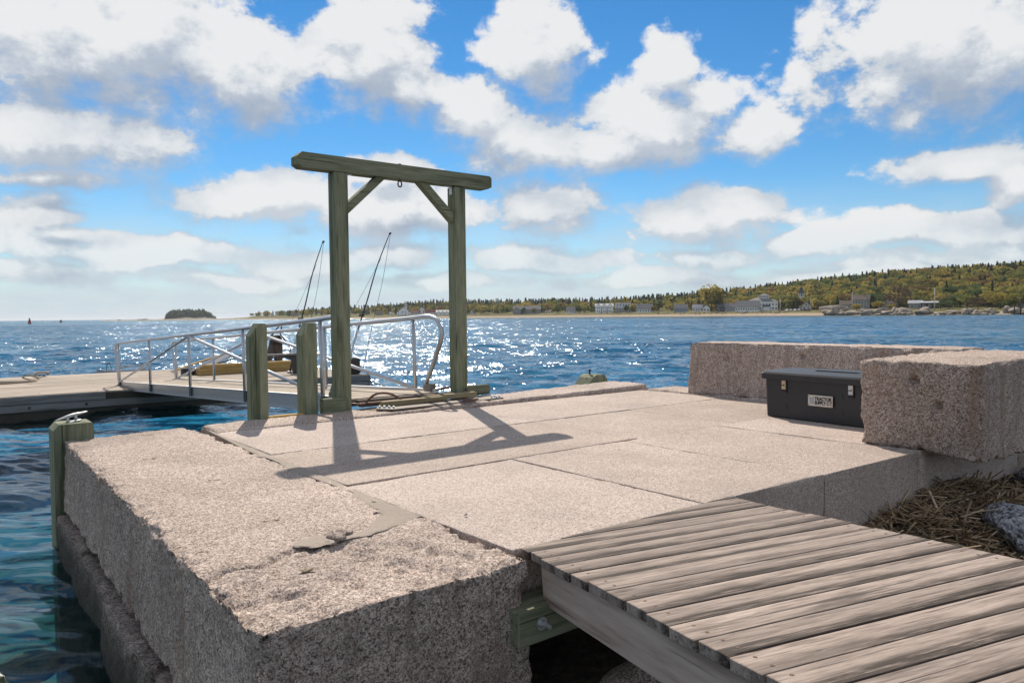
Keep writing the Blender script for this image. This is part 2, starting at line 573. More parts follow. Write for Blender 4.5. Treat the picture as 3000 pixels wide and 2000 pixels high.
def m_wood(name, stops, axis=0, grain=1.0, bump=0.25, rough=0.85, dark=None, edge=None, knots=True, tint=0.12):
    """axis: local axis the grain runs along; edge: (axis, half width) for weather stain along one edge"""
    m, nt = new_mat(name)
    t = N(nt, 'ShaderNodeTexCoord')
    oi = N(nt, 'ShaderNodeObjectInfo')
    rnd = oi.outputs['Random']
    offs = N(nt, 'ShaderNodeCombineXYZ', {0: MA(nt, 'MULTIPLY', rnd, 37.0), 1: MA(nt, 'MULTIPLY', rnd, 91.0), 2: MA(nt, 'MULTIPLY', rnd, 53.0)}).outputs[0]
    o = t.outputs['Object']
    st = [1.0, 1.0, 1.0]
    st[axis] = 0.07
    p = VM(nt, 'ADD', VM(nt, 'MULTIPLY', o, tuple(st)), offs)
    st2 = [1.0, 1.0, 1.0]
    st2[axis] = 0.22
    pk = VM(nt, 'ADD', VM(nt, 'MULTIPLY', o, tuple(st2)), offs)
    swirl = NOISE(nt, pk, 6.0 * grain, 3, 0.5)
    fib = NOISE(nt, p, 70.0 * grain, 5, 0.65)
    band = NOISE(nt, VM(nt, 'ADD', p, VM(nt, 'MULTIPLY', N(nt, 'ShaderNodeCombineXYZ', {0: swirl, 1: swirl, 2: swirl}).outputs[0], (0.08, 0.08, 0.08))), 22.0 * grain, 3, 0.5, 0.6)
    f = MA(nt, 'ADD', MA(nt, 'MULTIPLY', fib, 0.55), MA(nt, 'MULTIPLY', band, 0.45))
    c = RAMP(nt, f, stops)
    if dark is not None:
        dm = MR(nt, NOISE(nt, p, 9.0 * grain, 5, 0.65), 0.52, 0.68, 0.0, 0.75, smooth=True)
        if edge is not None:
            e = N(nt, 'ShaderNodeSeparateXYZ', {0: o}).outputs[edge[0]]
            em = MR(nt, MA(nt, 'ADD', e, MA(nt, 'MULTIPLY', MA(nt, 'SUBTRACT', NOISE(nt, pk, 5.0, 4, 0.6), 0.5), abs(edge[1]) * 2.2)),
                    edge[1] * -0.15, edge[1] * 0.7, 0.0, 1.0, smooth=True)
            em = MA(nt, 'MULTIPLY', em, MR(nt, NOISE(nt, p, 34.0 * grain, 4, 0.7), 0.30, 0.50))
            em = MA(nt, 'MULTIPLY', em, MR(nt, NOISE(nt, pk, 1.6, 2), 0.36, 0.50, 0.15, 1.0))
            dm = MA(nt, 'MAXIMUM', MA(nt, 'MULTIPLY', dm, 0.65), MA(nt, 'MULTIPLY', em, 0.92))
        c = MIX(nt, dm, c, dark)
    if knots:
        vk = N(nt, 'ShaderNodeTexVoronoi', {'Vector': pk, 'Scale': 2.6 * grain, 'Randomness': 1.0}, feature='F1').outputs['Distance']
        km = MR(nt, vk, 0.085, 0.02, 0.0, 0.6, smooth=True)
        c = MIX(nt, km, c, tuple(x * 0.4 for x in stops[0][1]))
    st3 = [1.0, 1.0, 1.0]
    st3[axis] = 0.022
    chk = NOISE(nt, VM(nt, 'ADD', VM(nt, 'MULTIPLY', o, tuple(st3)), offs), 40.0, 2, 0.5)
    c = MIX(nt, MR(nt, chk, 0.66, 0.71, 0.0, 0.75, smooth=True), c, tuple(x * 0.35 for x in stops[0][1]))
    fade = MR(nt, NOISE(nt, pk, 1.3, 3, 0.55), 0.35, 0.65, 0.86, 1.12)
    c = VM(nt, 'MULTIPLY', c, N(nt, 'ShaderNodeCombineXYZ', {0: fade, 1: fade, 2: fade}).outputs[0])
    tv = MR(nt, rnd, 0.0, 1.0, 1 - tint, 1 + tint)
    c = VM(nt, 'MULTIPLY', c, N(nt, 'ShaderNodeCombineXYZ', {0: tv, 1: tv, 2: tv}).outputs[0])
    b = N(nt, 'ShaderNodeBump', {'Height': f, 'Strength': bump, 'Distance': 0.01})
    out_p(nt, c, rough, b.outputs[0], spec=0.25)
    return m


GT = [(0.20, 0.155, 0.125), (0.33, 0.265, 0.22), (0.415, 0.338, 0.28), (0.47, 0.388, 0.325), (0.63, 0.545, 0.465)]
GD = [(0.11, 0.076, 0.063), (0.255, 0.19, 0.152), (0.41, 0.323, 0.265), (0.50, 0.408, 0.34), (0.72, 0.62, 0.525)]
GL = [(0.05, 0.05, 0.055), (0.11, 0.11, 0.12), (0.20, 0.20, 0.215), (0.28, 0.275, 0.285), (0.44, 0.43, 0.43)]
GT, GD = [[(r_ * 1.02, g_ * 1.005, b_ * 1.03) for r_, g_, b_ in t_] for t_ in (GT, GD)]
M = {}
M['sawn'] = m_granite('sawn granite', GT, 210.0, 0.16, 0.08, stain=0.4)
M['rough'] = m_granite('rough granite', GD, 185.0, 0.30, 0.5, bright=1.03, tool=1.0)
M['parapet'] = m_granite('quarried granite', GD, 170.0, 0.34, 0.45, bright=1.0, tool=0.4)
M['tide'] = m_granite('tidal granite', GD, 120.0, 0.5, 0.5, bright=0.7, moss=0.88)
M['rock'] = m_granite('shore rock', GL, 60.0, 0.1, 0.5, wet=True)
M['mortar'] = m_granite('mortar', [tuple(k * 0.9 for k in c) for c in ((0.30, 0.25, 0.205), (0.36, 0.30, 0.25), (0.39, 0.325, 0.27), (0.41, 0.345, 0.29), (0.46, 0.39, 0.33))], 300.0, 0.1, 0.3, stain=0.6)
M['deck'] = m_wood('weathered deck wood', [(0.32, (0.09, 0.073, 0.064)), (0.44, (0.24, 0.19, 0.16)), (0.55, (0.34, 0.275, 0.235)), (0.70, (0.43, 0.36, 0.31))], 0, 1.7,
                   dark=(0.036, 0.027, 0.022), edge=(1, -0.07), bump=0.4, tint=0.2)
M['stringer'] = m_wood('stringer wood', [(0.3, (0.26, 0.17, 0.13)), (0.48, (0.50, 0.385, 0.32)), (0.68, (0.64, 0.53, 0.455))], 1, 0.5,
                       dark=(0.12, 0.085, 0.075), bump=0.3)
GREEN = [(0.3, (0.09, 0.10, 0.058)), (0.47, (0.215, 0.23, 0.145)), (0.7, (0.34, 0.345, 0.24))]
M['green_z'] = m_wood('treated timber upright', GREEN, 2, 0.8, dark=(0.06, 0.075, 0.04), knots=True, tint=0.06)
M['green_x'] = m_wood('treated timber', [(p, tuple(0.85 * k for k in c)) for p, c in GREEN], 0, 0.8, dark=(0.05, 0.06, 0.035), tint=0.06)
M['dock'] = m_wood('dock planking', [(0.25, (0.24, 0.195, 0.155)), (0.5, (0.42, 0.35, 0.285)), (0.75, (0.54, 0.46, 0.38))], 0, 0.7,
                   dark=(0.15, 0.12, 0.095), knots=False)
M['fascia'] = m_wood('dock fascia', [(0.25, (0.13, 0.125, 0.12)), (0.5, (0.24, 0.235, 0.23)), (0.75, (0.36, 0.35, 0.335))], 0, 0.6,
                     dark=(0.09, 0.08, 0.075))
M['gang_deck'] = m_wood('gangway planking', [(0.25, (0.24, 0.195, 0.15)), (0.5, (0.42, 0.35, 0.275)), (0.75, (0.55, 0.47, 0.38))], 1, 0.7,
                        dark=(0.15, 0.12, 0.09), knots=False)
M['yellow'] = m_wood('new yellow timber', [(0.25, (0.26, 0.165, 0.06)), (0.5, (0.44, 0.29, 0.11)), (0.75, (0.55, 0.39, 0.17))], 0, 0.6)
M['landing'] = m_wood('landing wood', [(0.25, (0.17, 0.13, 0.075)), (0.5, (0.32, 0.255, 0.15)), (0.75, (0.42, 0.35, 0.23))], 0, 0.6)
M['oldwood'] = m_wood('old dark wood', [(0.25, (0.05, 0.04, 0.033)), (0.5, (0.11, 0.09, 0.075)), (0.75, (0.19, 0.16, 0.14))], 2, 0.7)
M['alu'] = m_plain('aluminium', (0.50, 0.51, 0.53), 0.36, 0.9, var=0.08, scale=14)
M['galv'] = m_plain('galvanised steel', (0.55, 0.56, 0.57), 0.45, 0.8, var=0.12, scale=30)
M['rusty'] = m_plain('rusty steel', (0.17, 0.10, 0.075), 0.8, 0.2, var=0.4, scale=12)
M['steel'] = m_plain('grey steel plate', (0.22, 0.19, 0.16), 0.75, 0.1, var=0.2, scale=10)
M['black'] = m_plain('black plastic', (0.021, 0.023, 0.027), 0.42, var=0.15, scale=5)
M['darkmetal'] = m_plain('dark metal', (0.05, 0.05, 0.052), 0.5, 0.3, var=0.2)
M['brass'] = m_plain('latch metal', (0.55, 0.44, 0.30), 0.4, 0.7, var=0.1)
M['plate'] = m_plain('label plate', (0.66, 0.60, 0.52), 0.5, var=0.03)
M['ink'] = m_plain('black print', (0.012, 0.012, 0.013), 0.6, var=0.0)
M['bluegrey'] = m_plain('blue grey print', (0.33, 0.38, 0.47), 0.6, var=0.0)
M['rope'] = m_plain('old rope', (0.33, 0.27, 0.2), 0.9, var=0.25, scale=60)
M['darkrope'] = m_plain('dark rope', (0.05, 0.043, 0.04), 0.9, var=0.25, scale=60)
M['foul'] = m_plain('fouled timber', (0.05, 0.042, 0.03), 0.7, var=0.4, scale=3)
M['flake_brown'] = m_plain('brown flake', (0.22, 0.15, 0.085), 0.8, var=0.3, scale=30)  # colour of the slivers that stand in for stone flakes
M['skiff'] = m_plain('grey skiff', (0.33, 0.34, 0.36), 0.5, var=0.1)
M['weed'] = m_plain('seaweed', (0.02, 0.045, 0.014), 0.5, var=0.5, scale=8)


def m_reed():
    m, nt = new_mat('dead reed')
    g = N(nt, 'ShaderNodeAttribute', attribute_name='tone')
    f = g.outputs['Fac']
    c = RAMP(nt, f, [(0.0, (0.07, 0.045, 0.025)), (0.35, (0.19, 0.12, 0.065)), (0.7, (0.37, 0.26, 0.15)), (1.0, (0.62, 0.49, 0.34))])
    out_p(nt, c, 0.75, spec=0.3)
    return m


M['reed'] = m_reed()


def m_ground():
    m, nt = new_mat('shore litter ground')
    p = N(nt, 'ShaderNodeNewGeometry').outputs['Position']
    c = RAMP(nt, NOISE(nt, p, 14.0, 6, 0.65), [(0.3, (0.04, 0.032, 0.024)), (0.55, (0.11, 0.085, 0.06)), (0.75, (0.20, 0.155, 0.11))])
    b = N(nt, 'ShaderNodeBump', {'Height': NOISE(nt, p, 30.0, 5), 'Strength': 0.6, 'Distance': 0.05})
    out_p(nt, c, 0.85, b.outputs[0], spec=0.3)
    return m


M['ground'] = m_ground()


def m_water():
    m, nt = new_mat('sea water')
    p = N(nt, 'ShaderNodeNewGeometry').outputs['Position']
    nrm = N(nt, 'ShaderNodeNewGeometry').outputs['Normal']
    # facets of wind ripple at three sizes; crests lie across the wind
    rot = N(nt, 'ShaderNodeVectorRotate', {'Vector': p, 'Angle': R(18)}, rotation_type='Z_AXIS').outputs[0]
    tot = None
    dist = VM(nt, 'LENGTH', p, out=1)
    for sc_, st, k, det in ((0.5, (0.5, 1.0, 1.0), 0.26, 2), (2.3, (0.6, 1.0, 1.0), 0.36, 2), (14.0, (0.7, 1.0, 1.0), 0.34, 1)):
        c = NOISE(nt, VM(nt, 'MULTIPLY', rot, st), sc_, det, 0.5, out=1)
        v = VM(nt, 'MULTIPLY', VM(nt, 'SUBTRACT', c, (0.5, 0.5, 0.5)), (k, k, 0.0))
        tot = v if tot is None else VM(nt, 'ADD', tot, v)
    # cat's paws: bands of rougher and calmer water
    calm = MR(nt, NOISE(nt, VM(nt, 'MULTIPLY', rot, (0.012, 0.06, 1.0)), 1.0, 3, 0.6), 0.35, 0.62, 0.55, 1.25)
    far = MR(nt, dist, 9.0, 45.0, 0.16, 4.3)
    amp = MA(nt, 'MULTIPLY', calm, far)
    tot = VM(nt, 'MULTIPLY', tot, N(nt, 'ShaderNodeCombineXYZ', {0: amp, 1: amp, 2: 0.0}).outputs[0])
    nn = VM(nt, 'NORMALIZE', VM(nt, 'ADD', nrm, tot))
    fr = N(nt, 'ShaderNodeFresnel', {'IOR': 1.29, 'Normal': nn}).outputs[0]
    gl = N(nt, 'ShaderNodeBsdfAnisotropic', {'Color': (0.82, 0.92, 1.0, 1), 'Roughness': 0.11, 'Normal': nn}, distribution='GGX')
    tr = N(nt, 'ShaderNodeBsdfTransparent', {'Color': (0.56, 0.78, 0.78, 1)})
    mx = N(nt, 'ShaderNodeMixShader', {0: fr, 1: tr.outputs[0], 2: gl.outputs[0]})
    N(nt, 'ShaderNodeOutputMaterial', {0: mx.outputs[0]})
    return m


M['water'] = m_water()


def m_seabed():
    m, nt = new_mat('sea bed')
    p = N(nt, 'ShaderNodeNewGeometry').outputs['Position']
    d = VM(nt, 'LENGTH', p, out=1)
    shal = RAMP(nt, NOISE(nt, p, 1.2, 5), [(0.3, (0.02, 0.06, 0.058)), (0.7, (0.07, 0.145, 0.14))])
    c = MIX(nt, MR(nt, d, 7.0, 30.0, smooth=True), shal, (0.06, 0.30, 0.56))  # far blue stands for daylight scattered back up by the water
    out_p(nt, c, 1.0, spec=0.0)
    return m


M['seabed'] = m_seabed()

# ------------------------------------------------------------------ the sea
rsw = np.random.RandomState(4)
WAVES = []
for i in range(46):
    lam = math.exp(rsw.uniform(math.log(0.45), math.log(9.0)))
    th = R(78) + rsw.normal() * 0.45
    k = 2 * math.pi / lam
    sl = 0.034 * (1.0 if lam < 3 else 0.6)
    WAVES.append((k * math.cos(th), k * math.sin(th), sl / k, rsw.uniform(0, 6.28), lam))


for i in range(30):
    lam = math.exp(rsw.uniform(math.log(0.17), math.log(0.5)))
    th = R(84) + rsw.normal() * 0.5
    k = 2 * math.pi / lam
    WAVES.append((k * math.cos(th), k * math.sin(th), 0.038 / k, rsw.uniform(0, 6.28), lam))


def wave_z(X, Y, spacing):
    Z = np.zeros_like(X)
    for kx, ky, a, ph, lam in WAVES:
        if lam < spacing * 3.2:
            continue
        s_ = np.sin(kx * X + ky * Y + ph)
        Z += a * (s_ + 0.25 * np.cos(2 * (kx * X + ky * Y + ph)))
    return Z


def sea_patch(x0, x1, y0, y1, sp, hole=None, fade=None):
    nx, ny = int((x1 - x0) / sp), int((y1 - y0) / sp)
    xs, ys = np.linspace(x0, x1, nx + 1), np.linspace(y0, y1, ny + 1)
    X, Y = np.meshgrid(xs, ys, indexing='ij')
    Z = wave_z(X, Y, sp)
    e = np.minimum(np.minimum(X - x0, x1 - X), np.minimum(Y - y0, y1 - Y)) / fade
    Z *= np.clip(e, 0, 1)
    if hole:
        hx0, hx1, hy0, hy1, hf = hole
        o = np.maximum(np.maximum(hx0 - X, X - hx1), np.maximum(hy0 - Y, Y - hy1)) / hf
        Z *= np.clip(o, 0, 1)
    I = np.arange(X.size).reshape(X.shape)
    q = np.stack([I[:-1, :-1], I[1:, :-1], I[1:, 1:], I[:-1, 1:]], -1)
    if hole:
        cx, cy = (xs[:-1] + xs[1:]) / 2, (ys[:-1] + ys[1:]) / 2
        CX, CY = np.meshgrid(cx, cy, indexing='ij')
        keep = ~((CX > hx0) & (CX < hx1) & (CY > hy0) & (CY < hy1))
        q = q[keep]
    return np.stack([X.ravel(), Y.ravel(), Z.ravel()], 1), q.reshape(-1, 4)


V0, F0 = sea_patch(-15, -0.6, -1.2, 18, 0.05, fade=0.8)
V1, F1 = sea_patch(-33, 33, -9, 57, 0.12, hole=(-15, -0.6, -1.2, 18, 0.8), fade=1.5)
V2, F2 = sea_patch(-264, 264, -9, 321, 0.66, hole=(-33, 33, -9, 57, 6.0), fade=20.0)
o = [(-264, -9), (264, -9), (264, 321), (-264, 321)]
O2 = [(-40000, -3000), (40000, -3000), (40000, 45000), (-40000, 45000)]
V3 = np.array([(x, y, 0.0) for x, y in o + O2])
F3 = np.array([(0, 4, 5, 1), (1, 5, 6, 2), (2, 6, 7, 3), (3, 7, 4, 0)])
b1, b2, b3 = len(V0), len(V0) + len(V1), len(V0) + len(V1) + len(V2)
sea = link('sea_water', mesh_np('sea_water', np.concatenate([V0, V1, V2, V3]), np.concatenate([F0, F1 + b1, F2 + b2, F3 + b3]), smooth=True), M['water'])
tag(sea, 'blue rippled sea water glittering in the sun', kind='structure')
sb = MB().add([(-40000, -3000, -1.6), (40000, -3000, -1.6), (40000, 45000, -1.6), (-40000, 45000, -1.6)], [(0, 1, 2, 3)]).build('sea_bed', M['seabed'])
tag(sb, 'sea bed under the water, blue far off for light scattered in the water', kind='structure')

# ------------------------------------------------------------------ granite pier
pier = thing('granite_pier', 'granite pier paved with sawn slabs, rough edge stones on its rim', 'pier', W(0, 0, 0), PHI)

JG = 0.0055
slabs = [  # u0,u1,v0,v1
    (0.05, 1.45, -0.14, 1.765), (1.45, 2.70, -0.14, 1.765), (2.70, 4.03, -0.14, 1.765), (4.03, 6.18, -0.14, 1.765),
    (0.07, 2.89, 1.765, 3.18), (2.89, 4.33, 1.765, 3.20), (4.33, 6.18, 1.765, 3.22),
    (0.10, 2.88, 3.18, 4.63), (2.88, 6.18, 3.21, 4.64)]
rg = random.Random(3)
for i, (u0, u1, v0, v1) in enumerate(slabs):
    dz = rg.uniform(-0.007, 0.005)
    cu, cv = (u0 + u1) / 2, (v0 + v1) / 2

    near, hl = v0 < 0, (v1 - v0) / 2

    def hk(P, n, i=i, cu=cu, near=near, hl=hl):
        k = np.clip(fbm(P + i * 9, 5.0, 3, 40 + i) - 0.5, 0, 1)
        top = P[:, 2] > 0.40
        P[top, 2] -= 0.004 * k[top]
        if near:
            w_ = np.clip((-P[:, 1]) / hl, 0, 1)
            P[:, 1] += w_ * np.clip(0.14 - 0.034 * (P[:, 0] + cu), 0, 1)
        return P
    me = rough_block(u1 - u0 - 2 * JG, v1 - v0 - 2 * JG, 0.46, 0.05, r0=0.004, chip=0.03, amp_side=0.002, amp_top=0.001, seed=20 + i, hook=hk, name='paving_slab', tight=0.004)
    so = link('paving_slab', me, M['sawn'], pier, (cu, cv, 0.54 + dz))


# big near edge stone with wedge marks
def edge_hook(P, n):
    # rougher, slightly sunken near end
    y = P[:, 1]
    top = n[:, 2] > 0.5
    k = 1 / (1 + np.exp((y + 1.95 + 0.25 * (fbm(P, 2.0, 3, 77) - 0.5) * 4) * 9))
    P[:, 2] -= np.where(top, k * (0.010 + 0.24 * np.clip(fbm(P, 5.5, 5, 81, 0.6) - 0.46, 0, 1)), 0)
    cu_ = P[:, 0] - 0.595
    path = np.interp(cu_, [-1.25, -1.1, -0.95, -0.8, -0.68], [0.50, 0.60, 0.54, 0.66, 0.66]) - 2.50 + 0.06 * (fbm(P, 9.0, 3, 55) - 0.5)
    gap = np.clip(1 - np.abs(y - path) / 0.022, 0, 1) * (cu_ < -0.62)
    P[:, 2] -= np.where(top, gap * 0.035, 0)
    # chipped far-left rim
    rim = np.clip((P[:, 0] + 0.30) / -0.34, 0, 1)
    P[:, 2] -= np.where(top, rim ** 2 * 0.26 * np.clip(fbm(P, 4.2, 5, 90, 0.6) - 0.46, 0, 1), 0)
    # half-round drill marks down the near face
    front = n[:, 1] < -0.5
    for cx, depth, ln in ((0.02, 0.030, 0.17), (0.24, 0.030, 0.20), (0.43, 0.022, 0.19), (-0.22, 0.016, 0.24)):
        dx = np.abs(P[:, 0] - cx)
        g = np.clip(1 - (dx / 0.020) ** 2, 0, 1) ** 0.5 * (P[:, 2] > 0.62 - ln)
        P[:, 1] += np.where(front, g * depth, 0)
    far_ = np.clip((P[:, 1] - 1.0) / 1.66, 0, 1)
    P[:, 1] += far_ * (-0.03 + 0.18 * (P[:, 0] + 0.30))
    P[:, 0] += 0.13 * np.clip((P[:, 1] + 2.66) / 5.32, 0, 1) * np.clip(-P[:, 0] / 0.6, 0, 1)
    # side leans a touch
    P[:, 0] -= np.where(n[:, 0] < -0.5, 0.03 * (0.62 - P[:, 2]), 0)
    return P


me = rough_block(1.23, 5.32, 0.62, 0.016, r0=0.008, chip=0.10, amp_side=0.016, amp_top=0.004, seed=5, hook=edge_hook, name='edge_stone', tight=0.008, facet=True)
link('edge_stone', me, M['rough'], pier, (-0.595, 2.50, 0.385))['label'] = 'huge rough edge stone with drill marks on its near face'

# mortar squeezed between the edge stone and the slabs
mp = [(0.111, 4.974), (0.12, 4.731), (0.093, 3.919), (0.082, 3.231), (0.077, 2.411), (0.058, 1.802), (0.036, 1.61), (0.034, 1.279),
      (0.032, 0.905), (0.033, 0.783), (-0.192, 0.696), (-0.372, 0.635), (-0.54, 0.631), (-0.682, 0.626), (-0.742, 0.705),
      (-0.678, 0.778), (-0.544, 0.798), (-0.396, 0.718), (-0.281, 0.772), (-0.135, 0.956), (-0.091, 1.132), (-0.058, 1.292),
      (-0.013, 1.573), (-0.036, 2.147), (-0.016, 2.624), (-0.005, 2.927), (0.03, 3.793)]
bm = bmesh.new()
vs = [bm.verts.new((u, v, 1.009)) for u, v in mp]
bm.faces.new(vs)
bmesh.ops.triangulate(bm, faces=bm.faces)
bmesh.ops.subdivide_edges(bm, edges=bm.edges, cuts=3, use_grid_fill=True)
bmesh.ops.subdivide_edges(bm, edges=bm.edges, cuts=1, use_grid_fill=True)
VV = np.array([v.co[:] for v in bm.verts])
jj = (fbm(VV, 9.0, 4, 3) - 0.5)
edge_v = {v for e in bm.edges if e.is_boundary for v in e.verts}
for v, j, q in zip(bm.verts, jj, fbm(VV + 4, 7.0, 3, 8) - 0.5):
    v.co.z += j * 0.008 + (0.0 if v not in edge_v else -0.004)
    if v in edge_v and v.co.x < 0.02:
        v.co.x += q * 0.10
        v.co.y += j * 0.10
me = bpy.data.meshes.new('mortar_patch')
bm.to_mesh(me)
bm.free()
me.polygons.foreach_set('use_smooth', np.ones(len(me.polygons), bool))
link('mortar_patch', me, M['mortar'], pier)
# loose crumbs in the mortar
for k, (u, v, s_) in enumerate([(-0.50, 0.70, 0.075), (-0.44, 0.735, 0.05), (-0.56, 0.665, 0.04), (-0.12, 1.0, 0.03), (0.0, 1.22, 0.035)]):
    me = ico_rock(70 + k, 2, (1, 1, 0.42), 0.8)
    c = link('stone_crumb', me, M['rough'], pier, (u, v, 0.992))
    c.scale = (s_, s_, s_)
    c.rotation_euler = (0, 0, k * 1.3)

# rim stones along the water
def cap_hook(t0, t1):
    def f(P, n):
        P[:, 2] += np.where(P[:, 2] > 0.1, (P[:, 0] - t0) * t1, 0)
        return P
    return f


me = rough_block(3.30, 0.63, 0.5, 0.035, 0.03, 0.055, 0.022, 0.010, seed=31, hook=cap_hook(-1.6, 0.010), name='cap_stone')
link('cap_stone', me, M['rough'], pier, (1.80, 4.945, 0.51))
me = rough_block(2.85, 0.70, 0.5, 0.035, 0.03, 0.06, 0.025, 0.014, seed=33, hook=cap_hook(-1.4, 0.012), name='cap_stone')
link('cap_stone', me, M['rough'], pier, (4.92, 5.02, 0.535))
me = rough_block(0.62, 2.1, 0.5, 0.035, 0.03, 0.06, 0.025, 0.014, seed=35, name='cap_stone')
link('cap_stone', me, M['rough'], pier, (6.52, 3.55, 0.515))
# the foundation under them
k = 0
for (u0, u1, v0, v1, z0, z1) in [(-1.17, 0.2, 3.72, 5.0, -1.7, 0.35), (-1.20, 0.2, 2.55, 3.70, -1.7, 0.33), (-1.26, 0.2, 1.30, 2.53, -1.7, 0.35),
                                 (-1.25, 0.2, 0.1, 1.28, -1.7, 0.35), (-1.28, 0.0, -0.3, 0.08, -1.7, 0.34),
                                 (0.22, 2.4, 4.2, 5.24, -1.7, 0.5), (2.42, 4.5, 4.2, 5.22, -1.7, 0.5), (4.52, 6.8, 4.2, 5.3, -1.7, 0.5),
                                 (6.2, 6.85, 0.2, 4.18, -1.7, 0.5), (0.25, 2.6, 0.9, 4.18, -1.7, 0.52), (2.62, 6.18, 0.0, 4.18, -1.7, 0.52)]:
    me = rough_block(u1 - u0, v1 - v0, z1 - z0, 0.04 if k < 5 else 0.2, 0.015, 0.09, 0.024, 0.02, seed=50 + k, name='foundation_stone')
    link('foundation_stone', me, M['tide'], pier, ((u0 + u1) / 2, (v0 + v1) / 2, z0))
    k += 1
# stone that carries on past the corner on the landward side
me = rough_block(1.25, 0.9, 0.6, 0.05, 0.02, 0.06, 0.01, 0.01, seed=66, name='wall_stone')
link('wall_stone', me, M['sawn'], pier, (4.67, 0.31, 0.36))
me = rough_block(1.4, 0.9, 0.55, 0.06, 0.04, 0.09, 0.03, 0.02, seed=67, name='wall_stone')
link('wall_stone', me, M['tide'], pier, (6.05, 0.36, 0.28))

# parapet blocks lying on the pier
def pb_hook(drop):
    def f(P, n):
        P[:, 2] += np.where(n[:, 2] < -0.5, 0.05 * (fbm(P, 2.2, 4, 9) - 0.35), 0)
        P[:, 0] += np.where(n[:, 0] < -0.3, 0.05 * (0.36 - P[:, 2]) * drop, 0)
        for (yy, zz) in ((-0.16, 0.36), (0.02, 0.55), (1.1, 0.5)):
            dd = np.hypot(P[:, 1] - yy, P[:, 2] - zz)
            P[:, 0] += np.where((n[:, 0] < -0.5) & (dd < 0.032), 0.05, 0)
        return P
    return f


me = rough_block(0.78, 3.42, 0.70, 0.03, 0.018, 0.07, 0.016, 0.012, seed=7, hook=pb_hook(-1.6), name='stone_block', tight=0.012, facet=True)
o = link('stone_block', me, M['parapet'], None, W(6.66, 2.16, 1.0), PHI)
tag(o, 'long granite block lying behind the black toolbox at the water edge', 'stone block')


def pbB(P, n):
    P = pb_hook(1.0)(P, n)
    # belly hanging over the corner of the pier
    hang = np.clip((-P[:, 1] - 0.05) / 0.4, 0, 1) * np.clip((0.35 - P[:, 2]) / 0.35, 0, 1)
    P[:, 2] -= hang * 0.07 * (0.6 + fbm(P, 3, 3, 4))
    return P


me = rough_block(2.25, 0.92, 0.70, 0.024, 0.020, 0.08, 0.018, 0.012, seed=12, hook=pbB, name='stone_block', tight=0.012, facet=True)
o = link('stone_block', me, M['parapet'], None, W(5.17, -0.115, 1.004), PHI)
tag(o, 'massive granite block in front of the toolbox, hanging over the pier corner', 'stone block')

# ------------------------------------------------------------------ timber hoist frame
T = 0.172
gal = thing('hoist_frame', 'green treated timber hoist frame of two posts, beam and braces over the gangway', 'hoist frame', W(1.77, 5.35, 1.02), PHI)


def timber(name, parent, x0, x1, y0, y1, z0, z1, mat, ch=0.006):
    cx, cy, cz = (x0 + x1) / 2, (y0 + y1) / 2, (z0 + z1) / 2
    return MB().box(x0 - cx, x1 - cx, y0 - cy, y1 - cy, z0 - cz, z1 - cz, ch).build(name, mat, parent, loc=(cx, cy, cz))


timber('post', gal, -T / 2, T / 2, -T / 2, T / 2, -1.9, 2.745, M['green_z'], 0.010)
timber('post', gal, 1.655 - T / 2, 1.655 + T / 2, -T / 2, T / 2, -1.9, 2.735, M['green_z'], 0.010)
# the beam has clipped corners at both ends
bl, bh = 2.70, T
pr = MB()
c_ = 0.055
pr.prism([(-0.52, 0.035), (-0.52 + c_, 0.0), (2.13 - 0.03, 0.0), (2.16, 0.03), (2.16, bh - 0.025), (2.13, bh), (-0.52 + c_, bh), (-0.52, bh - 0.05)], 1, -T / 2 - 0.004, T / 2 + 0.004)
be = pr.build('beam', M['green_x'], gal, loc=(0, 0, 2.748))
# eye bolt under the beam
eb = MB()
eye = []
for a in range(17):
    t = 2 * math.pi * a / 16
    eye.append((0.82 + 0.026 * math.cos(t), 0.0, 2.700 + 0.036 * math.sin(t)))
eb.tube(eye, 0.009, 8, cap=False)
eb.tube([(0.82, 0, 2.73), (0.82, 0, 2.76)], 0.012, 8)
eb.build('eye_bolt', M['darkmetal'], gal, smooth=True)
MB().tube([(0.82, 0, 2.922), (0.82, 0, 2.945)], 0.022, 6).build('nut', M['darkmetal'], gal)
# knee braces
for s_, x0, x1 in ((1, T / 2, 0.60), (-1, 1.655 - T / 2, 1.06)):
    b = MB()
    w = 0.095
    zt, zb = 2.745, 2.27
    # outline in x-z: meets post (x0) and beam underside
    o1 = [(x0, zb), (x0, zb + w * 1.35), (x1 - s_ * w * 1.35, zt), (x1, zt)]
    if s_ > 0:
        o1 = o1[::-1]
    b.prism(o1, 1, -0.055, 0.055)
    b.build('brace', M['green_x'], gal)
for x in (T / 2 + 0.02, 1.655 - T / 2 - 0.02):
    s_ = 1 if x < 1 else -1
    b = MB().box(x - 0.018, x + 0.06 * s_, -0.03, 0.03, 2.738, 2.744) if s_ > 0 else MB().box(x - 0.06, x + 0.018, -0.03, 0.03, 2.738, 2.744)
    xx = x - 0.019 * s_
    b.box(min(xx, xx + 0.005 * s_), max(xx, xx + 0.005 * s_), -0.03, 0.03, 2.64, 2.737)
    b.build('bracket', M['galv'], gal)


